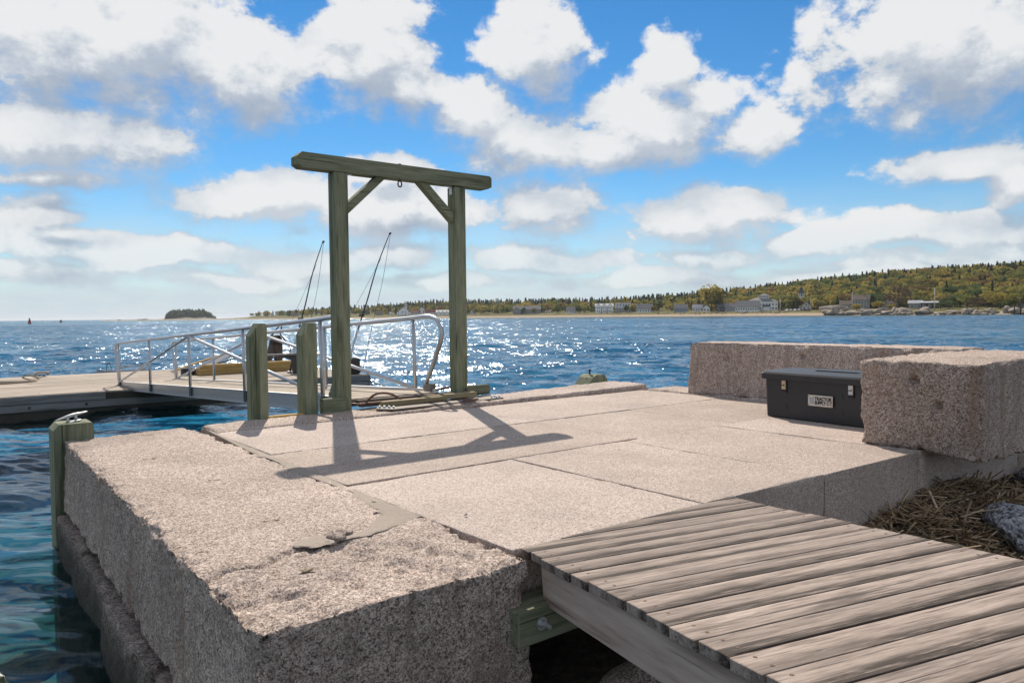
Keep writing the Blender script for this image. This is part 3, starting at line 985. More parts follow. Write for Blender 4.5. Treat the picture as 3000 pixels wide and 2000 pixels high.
# short mooring posts on the pier face
def short_post(u, label):
    r = thing('mooring_post', label, 'post', W(u, 5.36, 1.02), PHI, 'short timber posts beside the hoist frame')
    pr = MB()
    pr.prism([(-T / 2, -1.9), (T / 2, -1.9), (T / 2, 1.0), (T / 2 - 0.02, 1.02), (-0.005, 1.02), (-T / 2, 0.88)], 1, -T / 2, T / 2)
    pr.build('post', M['green_z'], r)
    b = MB()
    for z in (0.35,):
        b.tube([(T / 2 - 0.03, -T / 2 - 0.006, z), (T / 2 - 0.03, -T / 2 + 0.01, z)], 0.006, 6)
    b.build('nail', M['rusty'], r)
    return r


short_post(0.785, 'short green timber post, the one farther from the hoist frame')
short_post(1.355, 'short green timber post right beside the left leg of the hoist frame')
o = timber('timber_rail', None, -0.14, 0.14, -0.05, 0.05, -0.085, 0.085, M['green_x'])
o.location = W(1.595, 5.215, 1.095)
o.rotation_euler = (0, 0, PHI)
tag(o, 'dark green timber offcut wedged between short post and hoist frame leg', 'timber')
o = timber('timber_rail', None, -0.2, 0.2, -0.05, 0.05, -0.07, 0.06, M['green_x'], 0.02)
o.location = W(3.72, 5.36, 1.115)
o.rotation_euler = (0, 0, PHI)
tag(o, 'green timber offcut right of the far hoist frame leg', 'timber')
o = timber('timber_strip', None, -0.20, 0.20, -0.04, 0.04, -0.03, 0.03, M['yellow'])
o.location = W(1.07, 5.315, 1.0)
o.rotation_euler = (0, 0, PHI)
tag(o, 'thin yellowish timber strip between the two short posts', 'timber')

# corner fender piles with cleats
fp = thing('fender_pile', 'green fender pile with silver cleat at the left pier corner', 'pile', W(-1.02, 5.24, 0), PHI)
pr = MB()
pr.prism([(-0.145, -1.6), (0.18, -1.6), (0.18, 1.135), (0.165, 1.155), (-0.10, 1.155), (-0.145, 1.10)], 1, -0.14, 0.16)
pr.build('pile', M['green_z'], fp)


def horn_cleat(parent, x, y, z, L, tilt, mat, name='cleat'):
    b = MB()
    b.tube(curve_pts([(-L, 0, 0.055), (-L * 0.55, 0, 0.058), (-L * 0.2, 0, 0.062), (L * 0.2, 0, 0.062), (L * 0.55, 0, 0.058), (L, 0, 0.055)], 3),
           [0.007 + 0.008 * math.sin(math.pi * i / 15) for i in range(16)], 8)
    for sx_ in (-0.3, 0.3):
        b.tube([(L * sx_, 0, 0.0), (L * sx_ * 0.85, 0, 0.03), (L * sx_ * 0.8, 0, 0.058)], [0.02, 0.012, 0.013], 8)
    b.box(-L * 0.48, L * 0.48, -0.022, 0.022, -0.004, 0.008, 0.003)
    o = b.build(name, mat, parent, smooth=True, loc=(x, y, z))
    o.rotation_euler = tilt
    return o


horn_cleat(fp, 0.03, 0.01, 1.155, 0.155, (0, R(-9), R(25)), M['galv'])
fp = thing('fender_pile', 'green rounded fender pile top at the far pier corner', 'pile', W(6.10, 5.62, 0), PHI)
pr = MB()
pr.prism([(-0.22, -1.6), (0.2, -1.6), (0.2, 1.10), (0.14, 1.17), (-0.03, 1.175), (-0.12, 1.13), (-0.22, 1.0)], 1, -0.15, 0.15)
pr.build('pile', M['green_z'], fp)
MB().tube([(-0.03, 0, 1.16), (-0.03, 0, 1.22), (-0.03, 0, 1.225), (-0.03, 0, 1.255)], [0.012, 0.012, 0.022, 0.018], 8).build('bolt', M['darkmetal'], fp, smooth=True)

# ------------------------------------------------------------------ gangway landing: plates and timbers
lp = thing('steel_plate', 'bolted grey steel landing plate on the rim stone at the gangway foot', 'plate', W(2.0, 4.90, 1.045), PHI)
MB().prism([(-0.02, 0.0), (0.10, -0.17), (1.75, -0.075), (1.78, 0.03), (0.02, 0.10)], 2, -0.006, 0.010).build('plate', M['steel'], lp)
for x, y in ((0.05, 0.055), (0.085, 0.01), (0.12, -0.04), (0.15, -0.09), (1.62, 0.0), (1.68, 0.02), (1.72, -0.03), (1.66, -0.05)):
    b = MB().tube([(x, y, 0.010), (x, y, 0.014)], 0.026, 12)
    b.tube([(x, y, 0.014), (x, y, 0.034)], 0.015, 6)
    b.build('bolt', M['galv'], lp)


def lying(name, label, cat, u0, u1, v0, v1, z0, z1, mat, rz=0.0, ch=0.004):
    o = timber(name, None, -(u1 - u0) / 2, (u1 - u0) / 2, -(v1 - v0) / 2, (v1 - v0) / 2, -(z1 - z0) / 2, (z1 - z0) / 2, mat, ch)
    o.location = W((u0 + u1) / 2, (v0 + v1) / 2, (z0 + z1) / 2)
    o.rotation_euler = (0, 0, PHI + rz)
    return tag(o, label, cat)


lying('landing_timber', 'mossy brown landing timber lying nearest the steel plate', 'timber', 2.10, 3.00, 4.98, 5.07, 1.06, 1.115, M['landing'], R(1.5))
lying('landing_timber', 'brown landing timber touching the far hoist frame leg', 'timber', 2.72, 3.52, 5.075, 5.16, 1.065, 1.125, M['landing'], R(1))
lying('angle_iron', 'rusty angle iron across the gangway foot', 'iron bar', 1.92, 3.45, 5.18, 5.23, 1.05, 1.10, M['rusty'])
lying('rubber_strip', 'dark strip along the gangway edge over the rim stone', 'strip', 1.95, 3.40, 5.27, 5.37, 1.07, 1.12, M['oldwood'])
ch = thing('shackle', 'rusty shackle and chain links lying before the right hoist frame leg', 'shackle', W(3.12, 4.72, 1.06), PHI)
b = MB()
for j, (x, y, a) in enumerate(((0, 0, 0.3), (0.06, 0.02, 1.6), (0.12, 0.01, 0.2), (-0.06, -0.03, 1.3))):
    ring = [(x + 0.05 * math.cos(t) * math.cos(a) - 0.028 * math.sin(t) * math.sin(a),
             y + 0.05 * math.cos(t) * math.sin(a) + 0.028 * math.sin(t) * math.cos(a), 0.015 + 0.008 * math.sin(t + j)) for t in np.linspace(0, 2 * math.pi, 13)]
    MB().tube(ring, 0.009, 6, cap=False).build('link', M['rusty'], ch, smooth=True)

# ------------------------------------------------------------------ aluminium gangway
GZ0, GV0, SL = 1.06, 5.45, math.atan(0.0478)
gw = thing('gangway', 'aluminium gangway with tubular rails sloping from pier to floating dock', 'gangway', W(2.55, GV0, GZ0), PHI)
gw.rotation_euler = Matrix.Rotation(PHI, 3, 'Z').to_4x4().to_euler()
gw.rotation_mode = 'XYZ'
gw.rotation_euler = (-SL, 0, PHI)
GL_ = 12.95
HW = 0.65
for s_ in (-1, 1):
    b = MB()
    x = HW * s_
    b.box(x - 0.004, x + 0.004, 0.1, GL_, -0.10, 0.085)
    b.box(min(x, x + 0.05 * s_), max(x, x + 0.05 * s_), 0.1, GL_, 0.085, 0.094)
    b.box(min(x, x + 0.05 * s_), max(x, x + 0.05 * s_), 0.1, GL_, -0.109, -0.10)
    b.box(min(x, x + 0.012 * s_), max(x, x + 0.012 * s_), 0.1, GL_, -0.075, -0.066)
    b.build('side_beam', M['alu'], gw)
npl = 8
pw = (2 * HW - 0.02) / npl
for i in range(npl):
    x0 = -HW + 0.01 + i * pw
    for (y0, y1) in ((0.02, 4.9), (4.91, 8.6), (8.61, 12.98)):
        timber('plank', gw, x0 + 0.005, x0 + pw - 0.005, y0, y1, 0.03, 0.062, M['gang_deck'], 0.003)
for y in np.arange(0.6, 12.9, 1.5):
    MB().box(-HW + 0.005, HW - 0.005, y - 0.03, y + 0.03, -0.07, 0.029).build('cross_beam', M['alu'], gw)
POSTS = [0.65, 3.5, 6.46, 9.5, 12.65]
RH = 1.02
for s_ in (-1, 1):
    x = HW * s_ + 0.025 * s_
    rail = curve_pts([(x, 0.42, 0.10), (x, 0.12, 0.50), (x, -0.05, 0.80), (x, 0.03, 0.98), (x, 0.25, RH + 0.03), (x, 0.65, RH + 0.03)], 6) + \
        [Vector((x, y, RH + 0.03)) for y in (3.5, 6.46, 9.5)] + \
        curve_pts([(x, 12.5, RH + 0.03), (x, 12.85, RH + 0.02), (x, 13.02, RH - 0.12), (x, 12.97, 0.75), (x, 12.82, 0.40), (x, 12.72, 0.02)], 6)
    MB().tube(rail, 0.030, 12).build('handrail', M['alu'], gw, smooth=True)
    for y in POSTS:
        b = MB().tube([(x, y, -0.09), (x, y, RH + 0.005)], 0.027, 10)
        b.build('rail_post', M['alu'], gw, smooth=True)
    for (y0, z0, y1, z1) in ((0.72, 0.10, 6.40, RH), (6.52, RH, 12.55, 0.10)):
        MB().tube([(x, y0, z0), (x, y1, z1)], 0.024, 10).build('brace', M['alu'], gw, smooth=True)
    # hinge bracket at the pier, wheel bracket on the float
    b = MB().box(x - 0.05, x + 0.05, 0.20, 0.36, -0.03, 0.16, 0.01)
    b.build('hinge_bracket', M['steel'], gw)
    b = MB().tube([(x - 0.03, 12.80, -0.05), (x + 0.03, 12.80, -0.05)], 0.065, 14)
    b.build('wheel', M['darkmetal'], gw, smooth=False)
MB().box(-HW, HW, -0.30, 0.02, 0.012, 0.02).build('end_plate', M['rusty'], gw)
b = MB().tube(curve_pts([(-0.55, -0.25, 0.03), (-0.45, -0.32, 0.12), (-0.25, -0.28, 0.11), (-0.12, -0.35, 0.03)], 5), 0.014, 8)
b.build('lifting_bar', M['rusty'], gw, smooth=True)
b = MB().tube(curve_pts([(0.70, 0.32, 0.06), (0.86, 0.1, 0.10), (0.92, -0.2, 0.08), (0.85, -0.3, 0.03)], 5), 0.014, 8)
b.build('lifting_bar', M['rusty'], gw, smooth=True)

# ------------------------------------------------------------------ floating dock
FZ = 0.45
fl = thing('floating_dock', 'long weathered wooden floating dock the gangway lands on', 'dock', W(0, 16.7, 0), PHI)
rg = random.Random(8)
FU0, FU1, FV = -16.0, 8.05, 6.7
y = 0.0
while y < FV:
    w = rg.choice((0.185, 0.19, 0.2))
    x = FU0
    seg = [FU0] + sorted(rg.uniform(FU0 + 2, FU1 - 2) for _ in range(3)) + [FU1]
    for a, c in zip(seg, seg[1:]):
        if c - a < 0.4:
            continue
        dz = rg.uniform(-0.004, 0.004)
        timber('plank', fl, a + 0.004, c - 0.004, y + 0.004, min(y + w, FV) - 0.005, FZ - 0.04 + dz, FZ + dz, M['dock'], 0.003)
    y += w
timber('fascia_board', fl, FU0, 1.30, -0.055, -0.006, 0.27, FZ - 0.012, M['fascia'], 0.006)
timber('fascia_board', fl, FU0, FU1, -0.04, -0.008, 0.10, 0.262, M['fascia'], 0.006)
timber('fascia_board', fl, 3.9, FU1, -0.055, -0.006, 0.275, FZ - 0.01, M['fascia'], 0.006)
timber('fascia_board', fl, FU1 + 0.004, FU1 + 0.05, -0.05, FV, 0.10, FZ - 0.01, M['fascia'], 0.006)
timber('fascia_board', fl, FU0, FU1, FV + 0.006, FV + 0.05, 0.10, FZ - 0.01, M['fascia'], 0.006)
timber('float_frame', fl, FU0 + 0.1, FU1 - 0.1, 0.0, FV, -0.28, FZ - 0.045, M['foul'], 0.02)
for x in (-12, -7.5, -3.0, -0.2, 0.9, 5.2, 7.5):
    b = MB().tube([(x, -0.075, 0.19), (x, -0.02, 0.19)], 0.028, 8)
    b.build('bolt', M['darkmetal'], fl)

DK = lambda u, v: W(u, v, FZ + 0.004)
# timber baulks on the float
for i, (z0, z1, u0, u1, lab) in enumerate([(0.0, 0.10, 4.3, 8.4, 'bottom baulk of the yellow timber pile on the floating dock'),
                                           (0.102, 0.20, 4.32, 8.42, 'middle baulk of the yellow timber pile on the floating dock'),
                                           (0.202, 0.30, 4.38, 8.45, 'top baulk of the yellow timber pile on the floating dock')]):
    lying('timber_baulk', lab, 'timber', u0, min(u1, 7.95), 19.9, 20.2, FZ + 0.004 + z0, FZ + 0.004 + z1, M['yellow'], ch=0.008)
# weathered mooring bitt
bt = thing('mooring_bitt', 'weathered wooden bitt with two splayed legs and rope on the floating dock', 'bitt', DK(7.15, 21.4), PHI)
b = MB()
b.prism([(-0.52, 0.0), (-0.34, 0.0), (-0.02, 0.56), (0.02, 0.0), (0.2, 0.0), (0.20, 0.75), (0.17, 1.0), (0.08, 1.08), (-0.05, 1.06), (-0.15, 0.88), (-0.22, 0.6)], 1, -0.11, 0.11)
b.build('post', M['oldwood'], bt)
MB().tube(curve_pts([(0.1, -0.13, 1.0), (0.16, -0.14, 1.3), (0.1, -0.12, 1.38), (-0.3, -0.1, 0.95), (-1.2, -0.1, 0.45), (-2.4, -0.2, 0.12)], 6), 0.022, 6).build('rope', M['darkrope'], bt, smooth=True)
for a in (0.0, 0.06, 0.12):
    MB().tube([(0.02 + 0.2 * math.cos(t), 0.17 * math.sin(t), 0.80 + a) for t in np.linspace(0, 2 * math.pi, 15)], 0.022, 6, cap=False).build('rope_turn', M['darkrope'], bt, smooth=True)
o = ico_rock(91, 3, (1, 1, 1.5), 0.25, False)
o = link('wooden_stump', o, M['oldwood'], None, DK(6.75, 20.9))
o.scale = (0.17, 0.17, 0.14)
tag(o, 'low dark wooden stump beside the weathered bitt', 'stump')
bt = thing('dock_bollard', 'dark square wooden bollard at the near right dock corner', 'bollard', DK(7.80, 17.05), PHI)
b = MB().box(-0.14, 0.14, -0.14, 0.14, 0.0, 0.47, 0.05)
b.build('post', M['oldwood'], bt)
for a in (0.10, 0.15, 0.2):
    MB().tube([(0.19 * math.cos(t), 0.19 * math.sin(t), a + 0.02 * math.sin(3 * t)) for t in np.linspace(0, 2 * math.pi, 17)], 0.02, 6, cap=False).build('rope_turn', M['darkrope'], bt, smooth=True)
MB().tube(curve_pts([(0.17, -0.1, 0.15), (0.32, -0.22, 0.0), (0.36, -0.3, -0.2), (0.42, -0.35, -0.44)], 5), 0.022, 6).build('rope', M['rope'], bt, smooth=True)
# shelf
st = thing('work_shelf', 'grey plank shelf on a dark angled bracket on the floating dock', 'shelf', DK(6.3, 18.6), PHI)
MB().box(-0.65, 0.55, -0.12, 0.12, 0.55, 0.60, 0.008).build('shelf_board', M['fascia'], st)
MB().prism([(0.30, 0.0), (0.50, 0.0), (0.50, 0.548), (-0.15, 0.548), (0.25, 0.40)], 1, -0.05, 0.05).build('bracket', M['darkmetal'], st)
MB().box(-0.62, -0.52, -0.05, 0.05, 0.0, 0.548).build('leg', M['darkmetal'], st)


# mooring whips
def whip(u, v, tip, label, bend):
    r = thing('mooring_whip', label, 'mooring whip', DK(u, v), PHI, 'leaning mooring whips on the dock')
    tx, ty, tz = tip
    P = [(0, 0, 0.02), (tx * 0.16, ty * 0.2, tz * 0.22), (tx * 0.45, ty * 0.45, tz * 0.5), (tx * 0.72 - bend, ty * 0.72, tz * 0.76), (tx, ty, tz)]
    c = curve_pts(P, 6)
    n = len(c)
    MB().tube(c, [0.030 - 0.018 * i / n for i in range(n)], 8).build('pole', M['darkmetal'], r, smooth=True)
    lo = c[2:9]
    MB().tube(lo, [0.034] * len(lo), 8).build('sleeve', M['galv'], r, smooth=True)
    q = c[int(n * 0.40)]
    MB().box(q.x - 0.11, q.x + 0.06, q.y - 0.03, q.y + 0.03, q.z - 0.02, q.z + 0.035, 0.01).build('clamp', M['darkmetal'], r)
    MB().tube([Vector((tx, ty, tz)) + Vector((0, 0, -0.02)), Vector((tx + 0.03, ty, tz + 0.02)), Vector((tx + 0.04, ty, tz + 0.05))], [0.03, 0.035, 0.01], 8).build('tip_cap', M['darkmetal'], r, smooth=True)
    MB().tube(curve_pts([(tx + 0.03, ty, tz), (tx * 0.78 + 0.06, ty * 0.7, tz * 0.66), (tx * 0.55 + 0.02, ty * 0.5, tz * 0.33), (0.55, 0.1, 0.02)], 5), 0.006, 5).build('line', M['darkrope'], r, smooth=True)
    MB().tube([(tx * 0.8, ty, tz * 0.82), (0.02, 0.0, tz * 0.36), (-0.1, 0, tz * 0.30)], 0.005, 5).build('stay', M['darkrope'], r, smooth=True)
    MB().box(-0.07, 0.07, -0.07, 0.07, 0.0, 0.06, 0.01).build('base', M['galv'], r)


whip(6.62, 18.9, (1.12, 0, 3.95), 'leaning dark mooring whip left of the hoist frame leg', 0.03)
whip(7.72, 17.35, (1.47, 0, 4.15), 'leaning dark mooring whip seen between the hoist frame legs', 0.03)

# ropes on the float
rp = thing('rope_coil', 'pale mooring rope lying in loose loops on the left dock', 'rope', DK(0.3, 21.4), PHI)
b = MB()
b.tube(curve_pts([(0.45, 1.4, 0.02), (0.2, 0.6, 0.02), (0.05, 0.1, 0.02), (-0.15, 0.15, 0.1), (0.0, -0.1, 0.16), (0.2, 0.0, 0.05), (-0.1, -0.3, 0.02), (-0.8, -0.2, 0.03), (-1.6, -0.5, 0.02), (-2.4, -0.3, 0.02)], 7), 0.022, 6)
b.build('rope', M['rope'], rp, smooth=True)
b = MB()
b.tube(curve_pts([(0.15, -0.1, 0.03), (0.0, -0.5, 0.02), (-0.7, -0.7, 0.02), (-1.6, -0.8, 0.02), (-2.6, -0.7, 0.02)], 7), 0.022, 6)
b.build('rope', M['rope'], rp, smooth=True)
for (u, v, lab) in ((0.75, 22.95, 'dark iron cleat on the far edge of the dock beyond the pale rope'),):
    r = thing('dock_cleat', lab, 'cleat', DK(u, v), PHI + 0.4)
    horn_cleat(r, 0, 0, 0.0, 0.26, (0, 0, 0), M['darkmetal'], 'horn')
    MB().tube([(0.2 * math.cos(t), 0.10 * math.sin(t), 0.07 + 0.06 * abs(math.sin(t))) for t in np.linspace(0, 2 * math.pi, 17)], 0.022, 6, cap=False).build('rope_turn', M['rope'], r, smooth=True)
r = thing('dock_cleat', 'dark cleat wound with rope on top of the yellow timber pile', 'cleat', W(5.85, 20.05, FZ + 0.31), PHI)
horn_cleat(r, 0, 0, 0.0, 0.2, (0, 0, 0), M['darkmetal'], 'horn')
MB().tube([(0.13 * math.cos(t), 0.07 * math.sin(t), 0.06 + 0.05 * abs(math.sin(t))) for t in np.linspace(0, 2 * math.pi, 17)], 0.025, 6, cap=False).build('rope_turn', M['darkrope'], r, smooth=True)
MB().tube(curve_pts([(0.1, 0, 0.06), (0.7, 0.02, 0.10), (1.4, 0.3, 0.28), (1.35, 1.2, 0.9)], 5), 0.018, 6).build('rope', M['darkrope'], r, smooth=True)
r = thing('hose_coil', 'small black hose coil at the left end of the yellow timber pile', 'hose', DK(4.15, 20.4), PHI)
for k_ in range(4):
    MB().tube([(0.2 * math.cos(t), 0.2 * math.sin(t), 0.03 + k_ * 0.05) for t in np.linspace(0, 2 * math.pi, 19)], 0.026, 6, cap=False).build('hose_turn', M['black'], r, smooth=True)
o = timber('leaning_board', None, -0.75, 0.75, -0.1, 0.1, -0.02, 0.02, M['yellow'])
o.location = W(4.75, 21.8, FZ + 0.26)
o.rotation_euler = (0, R(-17), PHI)
tag(o, 'tan board sloping up behind the left end of the yellow timber pile', 'board')
o = timber('leaning_board', None, -0.55, 0.55, -0.16, 0.16, -0.015, 0.015, M['skiff'])
o.location = W(4.95, 20.75, FZ + 0.32)
o.rotation_euler = (R(20), R(-27), PHI)
tag(o, 'grey panel leaning on the left end of the yellow timber pile', 'board')


# grey skiff lying beyond the far edge
sk = thing('skiff', 'grey skiff moored beyond the far edge of the floating dock', 'boat', W(3.2, 24.25, 0.0), PHI)
V, F = [], []
prof = [(-1.9, 0.10, 0.62), (-1.5, 0.45, 0.56), (-0.8, 0.62, 0.52), (0.2, 0.66, 0.50), (1.2, 0.6, 0.52), (1.7, 0.55, 0.56)]
for (x, hw, zt) in prof:
    for (yy, zz) in ((-hw, zt), (-hw * 0.8, 0.1), (-hw * 0.4, -0.12), (hw * 0.4, -0.12), (hw * 0.8, 0.1), (hw, zt), (hw - 0.05, zt), (hw * 0.7, 0.15), (-hw * 0.7, 0.15), (-hw + 0.05, zt)):
        V.append((x, yy, zz))
nn_ = 10
for i in range(len(prof) - 1):
    for k in range(nn_):
        F.append((i * nn_ + k, i * nn_ + (k + 1) % nn_, (i + 1) * nn_ + (k + 1) % nn_, (i + 1) * nn_ + k))
F.append(tuple(range(nn_)))
F.append(tuple(range((len(prof) - 1) * nn_, len(prof) * nn_))[::-1])
sk.scale = (0.42, 0.7, 0.85)
MB().add(V, F).build('hull', M['skiff'], sk)
MB().box(-0.2, 0.1, -0.5, 0.5, 0.34, 0.37).build('thwart', M['dock'], sk)
MB().tube(curve_pts([(-1.3, -0.2, 0.56), (-1.25, -0.2, 0.78), (-1.1, -0.2, 0.86), (-0.98, -0.2, 0.70), (-1.0, -0.2, 0.55)], 4), 0.02, 6).build('handle', M['darkmetal'], sk, smooth=True)
MB().tube([(-0.6, 0.2, 0.60), (1.9, 0.1, 0.72)], 0.022, 8).build('oar', M['dock'], sk, smooth=True)
# a mooring line running out across the water
ml = MB().tube(curve_pts([tuple(W(8.05, 17.2, 0.30)), tuple(W(8.35, 16.2, 0.12)), tuple(W(8.3, 14.0, 0.06)), tuple(W(7.6, 11.5, 0.10)), tuple(W(6.8, 8.5, 0.35)), tuple(W(6.25, 5.8, 1.0))], 8), 0.014, 6).build('mooring_line', M['darkrope'], smooth=True)
tag(ml, 'dark slack mooring line from the dock corner to the pier', 'rope')
# ------------------------------------------------------------------ boardwalk ramp
RA = R(-17.0)                                  # its turn against the pier
D0u, D0v = 0.10, -0.035
TILT = 0.09


def ramp_pt(a, d, dz=0.0):
    """a across from the left edge, d down towards land, in pier coords"""
    u = D0u + a * math.cos(RA) + d * math.sin(RA)
    v = D0v + a * math.sin(RA) - d * math.cos(RA)
    return u, v, 1.0 - TILT * v + dz


rw = thing('boardwalk_ramp', 'weathered grey boardwalk ramp of cross planks leading onto the pier', 'boardwalk', W(D0u, D0v, 1.0), PHI + RA)
rw.rotation_euler = (-math.atan(TILT * math.cos(RA)), math.atan(TILT * math.sin(RA)), PHI + RA)
RWd = 1.50
pitch = 0.146
rg = random.Random(21)
inv = rw.matrix_basis.inverted()
cut_p = inv @ W(0, -0.005, 1.0)
cut_q = inv @ W(4.0, -0.141, 1.0)
cdir = (cut_q - cut_p)
cut_n = Vector((-cdir.y, cdir.x, 0)).normalized()
yk = 0.52
kk = 0
while yk > -3.6:
    x0, x1 = rg.uniform(-0.012, 0.006), RWd + rg.uniform(-0.01, 0.012)
    y1, y0 = yk, yk - pitch + 0.0065
    cx, cy = (x0 + x1) / 2, (y0 + y1) / 2
    me = MB().box(x0 - cx, x1 - cx, y0 - cy, y1 - cy, -0.038, 0.0, 0.0022).mesh('plank')
    bm = bmesh.new()
    bm.from_mesh(me)
    pc = Vector((cut_p.x - cx, cut_p.y - cy, 0))
    bmesh.ops.bisect_plane(bm, geom=bm.verts[:] + bm.edges[:] + bm.faces[:], plane_co=pc, plane_no=cut_n, clear_outer=True)
    bmesh.ops.holes_fill(bm, edges=[e for e in bm.edges if e.is_boundary])
    if len(bm.faces) > 3:
        bm.to_mesh(me)
        pl = link('plank', me, M['deck'], rw, (cx, cy, 0.004 + rg.uniform(-0.002, 0.002)))
        pl.rotation_euler = (rg.uniform(-0.006, 0.006), 0, rg.uniform(-0.002, 0.002))
        # screw heads
        for xs_ in (0.06, RWd - 0.06):
            for ys_ in (-0.035, 0.035):
                pw_ = Vector((xs_, cy + ys_, 0))
                if (pw_ - Vector((cut_p.x, cut_p.y, 0))).dot(cut_n) < -0.02:
                    MB().tube([(xs_ - cx, ys_, -0.002), (xs_ - cx, ys_, 0.0012)], 0.0065, 8).build('screw', M['rusty'], pl)
    bm.free()
    yk -= pitch
for x in (0.035, RWd - 0.075):
    sl = timber('stringer', rw, x, x + 0.04, -3.6, -0.10 if x < 0.5 else -0.55, -0.235, -0.036, M['stringer'], 0.004)
timber('stringer', rw, RWd / 2 - 0.02, RWd / 2 + 0.02, -3.6, -0.4, -0.235, -0.036, M['stringer'], 0.004)

# ledger beam bolted to the pier that carries the ramp
lb = thing('ledger_beam', 'mossy green ledger beam bolted to the pier under the ramp', 'beam', W(0.05, -0.13, 0.725), PHI)
timber('beam', lb, -0.14, 1.55, -0.09, 0.09, -0.085, 0.075, M['green_x'], 0.006)
b = MB().tube([(-0.01, -0.088, 0.0), (-0.01, -0.096, 0.0)], 0.03, 16)
b.build('washer', M['galv'], lb)
b = MB().tube([(-0.01, -0.096, 0.0), (-0.01, -0.114, 0.0)], 0.019, 6)
b.tube([(-0.01, -0.114, 0.0), (-0.01, -0.150, 0.0)], 0.010, 8)
b.build('bolt', M['galv'], lb)

# ------------------------------------------------------------------ black toolbox
tb = thing('toolbox', 'black plastic toolbox with maker plate and two latches between the granite blocks', 'toolbox', W(4.95, 1.83, 1.0), PHI)
tb.rotation_euler = (0, 0, PHI - R(90) - R(4))       # local x runs along its front, towards land; y into its depth
BW, BD, BH = 1.42, 0.58, 0.40
bm = bmesh.new()
pr = MB()


def ring(x0, x1, y0, y1, z, r=0.03):
    pts = []
    for (cx, cy, a0) in ((x1 - r, y1 - r, 0), (x0 + r, y1 - r, 90), (x0 + r, y0 + r, 180), (x1 - r, y0 + r, 270)):
        for k in range(4):
            a = R(a0 + 30 * k)
            pts.append((cx + r * math.cos(a), cy + r * math.sin(a), z))
    return pts


def loft(rings):
    n = len(rings[0])
    vs = [p for r_ in rings for p in r_]
    fs = [(i * n + k, i * n + (k + 1) % n, (i + 1) * n + (k + 1) % n, (i + 1) * n + k) for i in range(len(rings) - 1) for k in range(n)]
    fs += [tuple(range(n))[::-1], tuple(range((len(rings) - 1) * n, len(rings) * n))]
    return MB().add(vs, fs)


loft([ring(0.02, BW - 0.02, 0.02, BD - 0.02, 0.0), ring(0.012, BW - 0.012, 0.012, BD - 0.012, 0.012), ring(0.0, BW, 0.0, BD, BH)]).build('body', M['black'], tb)
lid = loft([ring(-0.03, BW + 0.03, -0.03, BD + 0.03, BH + 0.004), ring(-0.034, BW + 0.034, -0.034, BD + 0.034, BH + 0.06),
            ring(-0.022, BW + 0.022, -0.022, BD + 0.022, BH + 0.078), ring(0.03, BW - 0.03, 0.10, BD - 0.06, BH + 0.098)]).build('lid', M['black'], tb)
MB().prism([(0.46, BH + 0.094), (0.98, BH + 0.094), (0.94, BH + 0.108), (0.50, BH + 0.108)], 1, 0.18, 0.46).build('handle_panel', M['black'], lid)
for x in (0.18, 0.80, 1.20):
    for z in (0.10, 0.26):
        MB().prism([(x, z), (x + 0.10, z), (x + 0.085, z + 0.055), (x + 0.015, z + 0.055)], 1, 0.0125 - 0.031 * z - 0.0045, 0.02).build('rib', M['black'], tb)
for i, x in enumerate((0.245, 0.985)):
    b = MB().box(x - 0.024, x + 0.024, -0.022, -0.004, 0.305, BH + 0.0, 0.004)
    la = b.build('latch', M['brass'] if i == 0 else M['galv'], tb)
    la.rotation_euler = (R(0), 0, 0)
    MB().box(x - 0.02, x + 0.012, -0.027, -0.0222, 0.345, 0.352).build('latch_slot', M['ink'], la)
    MB().tube([(x + 0.008, -0.0222, 0.35), (x + 0.008, -0.03, 0.35)], 0.007, 8).build('latch_pin', M['ink'], la)
    MB().box(x - 0.03, x + 0.03, -0.010, 0.006, 0.28, 0.398, 0.003).build('latch_recess', M['ink'], tb)
px0, px1, pz0, pz1 = 0.53, 0.80, 0.165, 0.275
mpn = MB()
mpn.box(px0, px1, -0.020, -0.012, pz0, pz1, 0.003)
plate = mpn.build('maker_plate', M['plate'], tb)


def text(s, size, x, z, mat, parent, sx_=1.0, extr=0.0008, off=0.006, align='LEFT'):
    cu = bpy.data.curves.new('lettering', 'FONT')
    cu.body = s
    cu.size = size
    cu.extrude = extr
    cu.offset = off * size
    cu.align_x = align
    t = bpy.data.objects.new('lettering_tmp', cu)
    COL.objects.link(t)
    bpy.context.view_layer.update()
    me = bpy.data.meshes.new_from_object(t.evaluated_get(bpy.context.evaluated_depsgraph_get()))
    bpy.data.objects.remove(t)
    o = link('lettering', me, mat, parent, (x, -0.0212, z))
    o.rotation_euler = (R(90), 0, 0)
    o.scale = (sx_, 1, 1)
    return o


text('TRACTOR', 0.046, 0.607, 0.226, M['ink'], plate, 0.86, off=0.045)
text('SUPPLY C', 0.046, 0.607, 0.186, M['ink'], plate, 0.80, off=0.045)
text('O', 0.028, 0.771, 0.202, M['ink'], plate, 0.85, off=0.045)
MB().box(0.772, 0.788, -0.0222, -0.0205, 0.190, 0.195).build('lettering', M['ink'], plate)
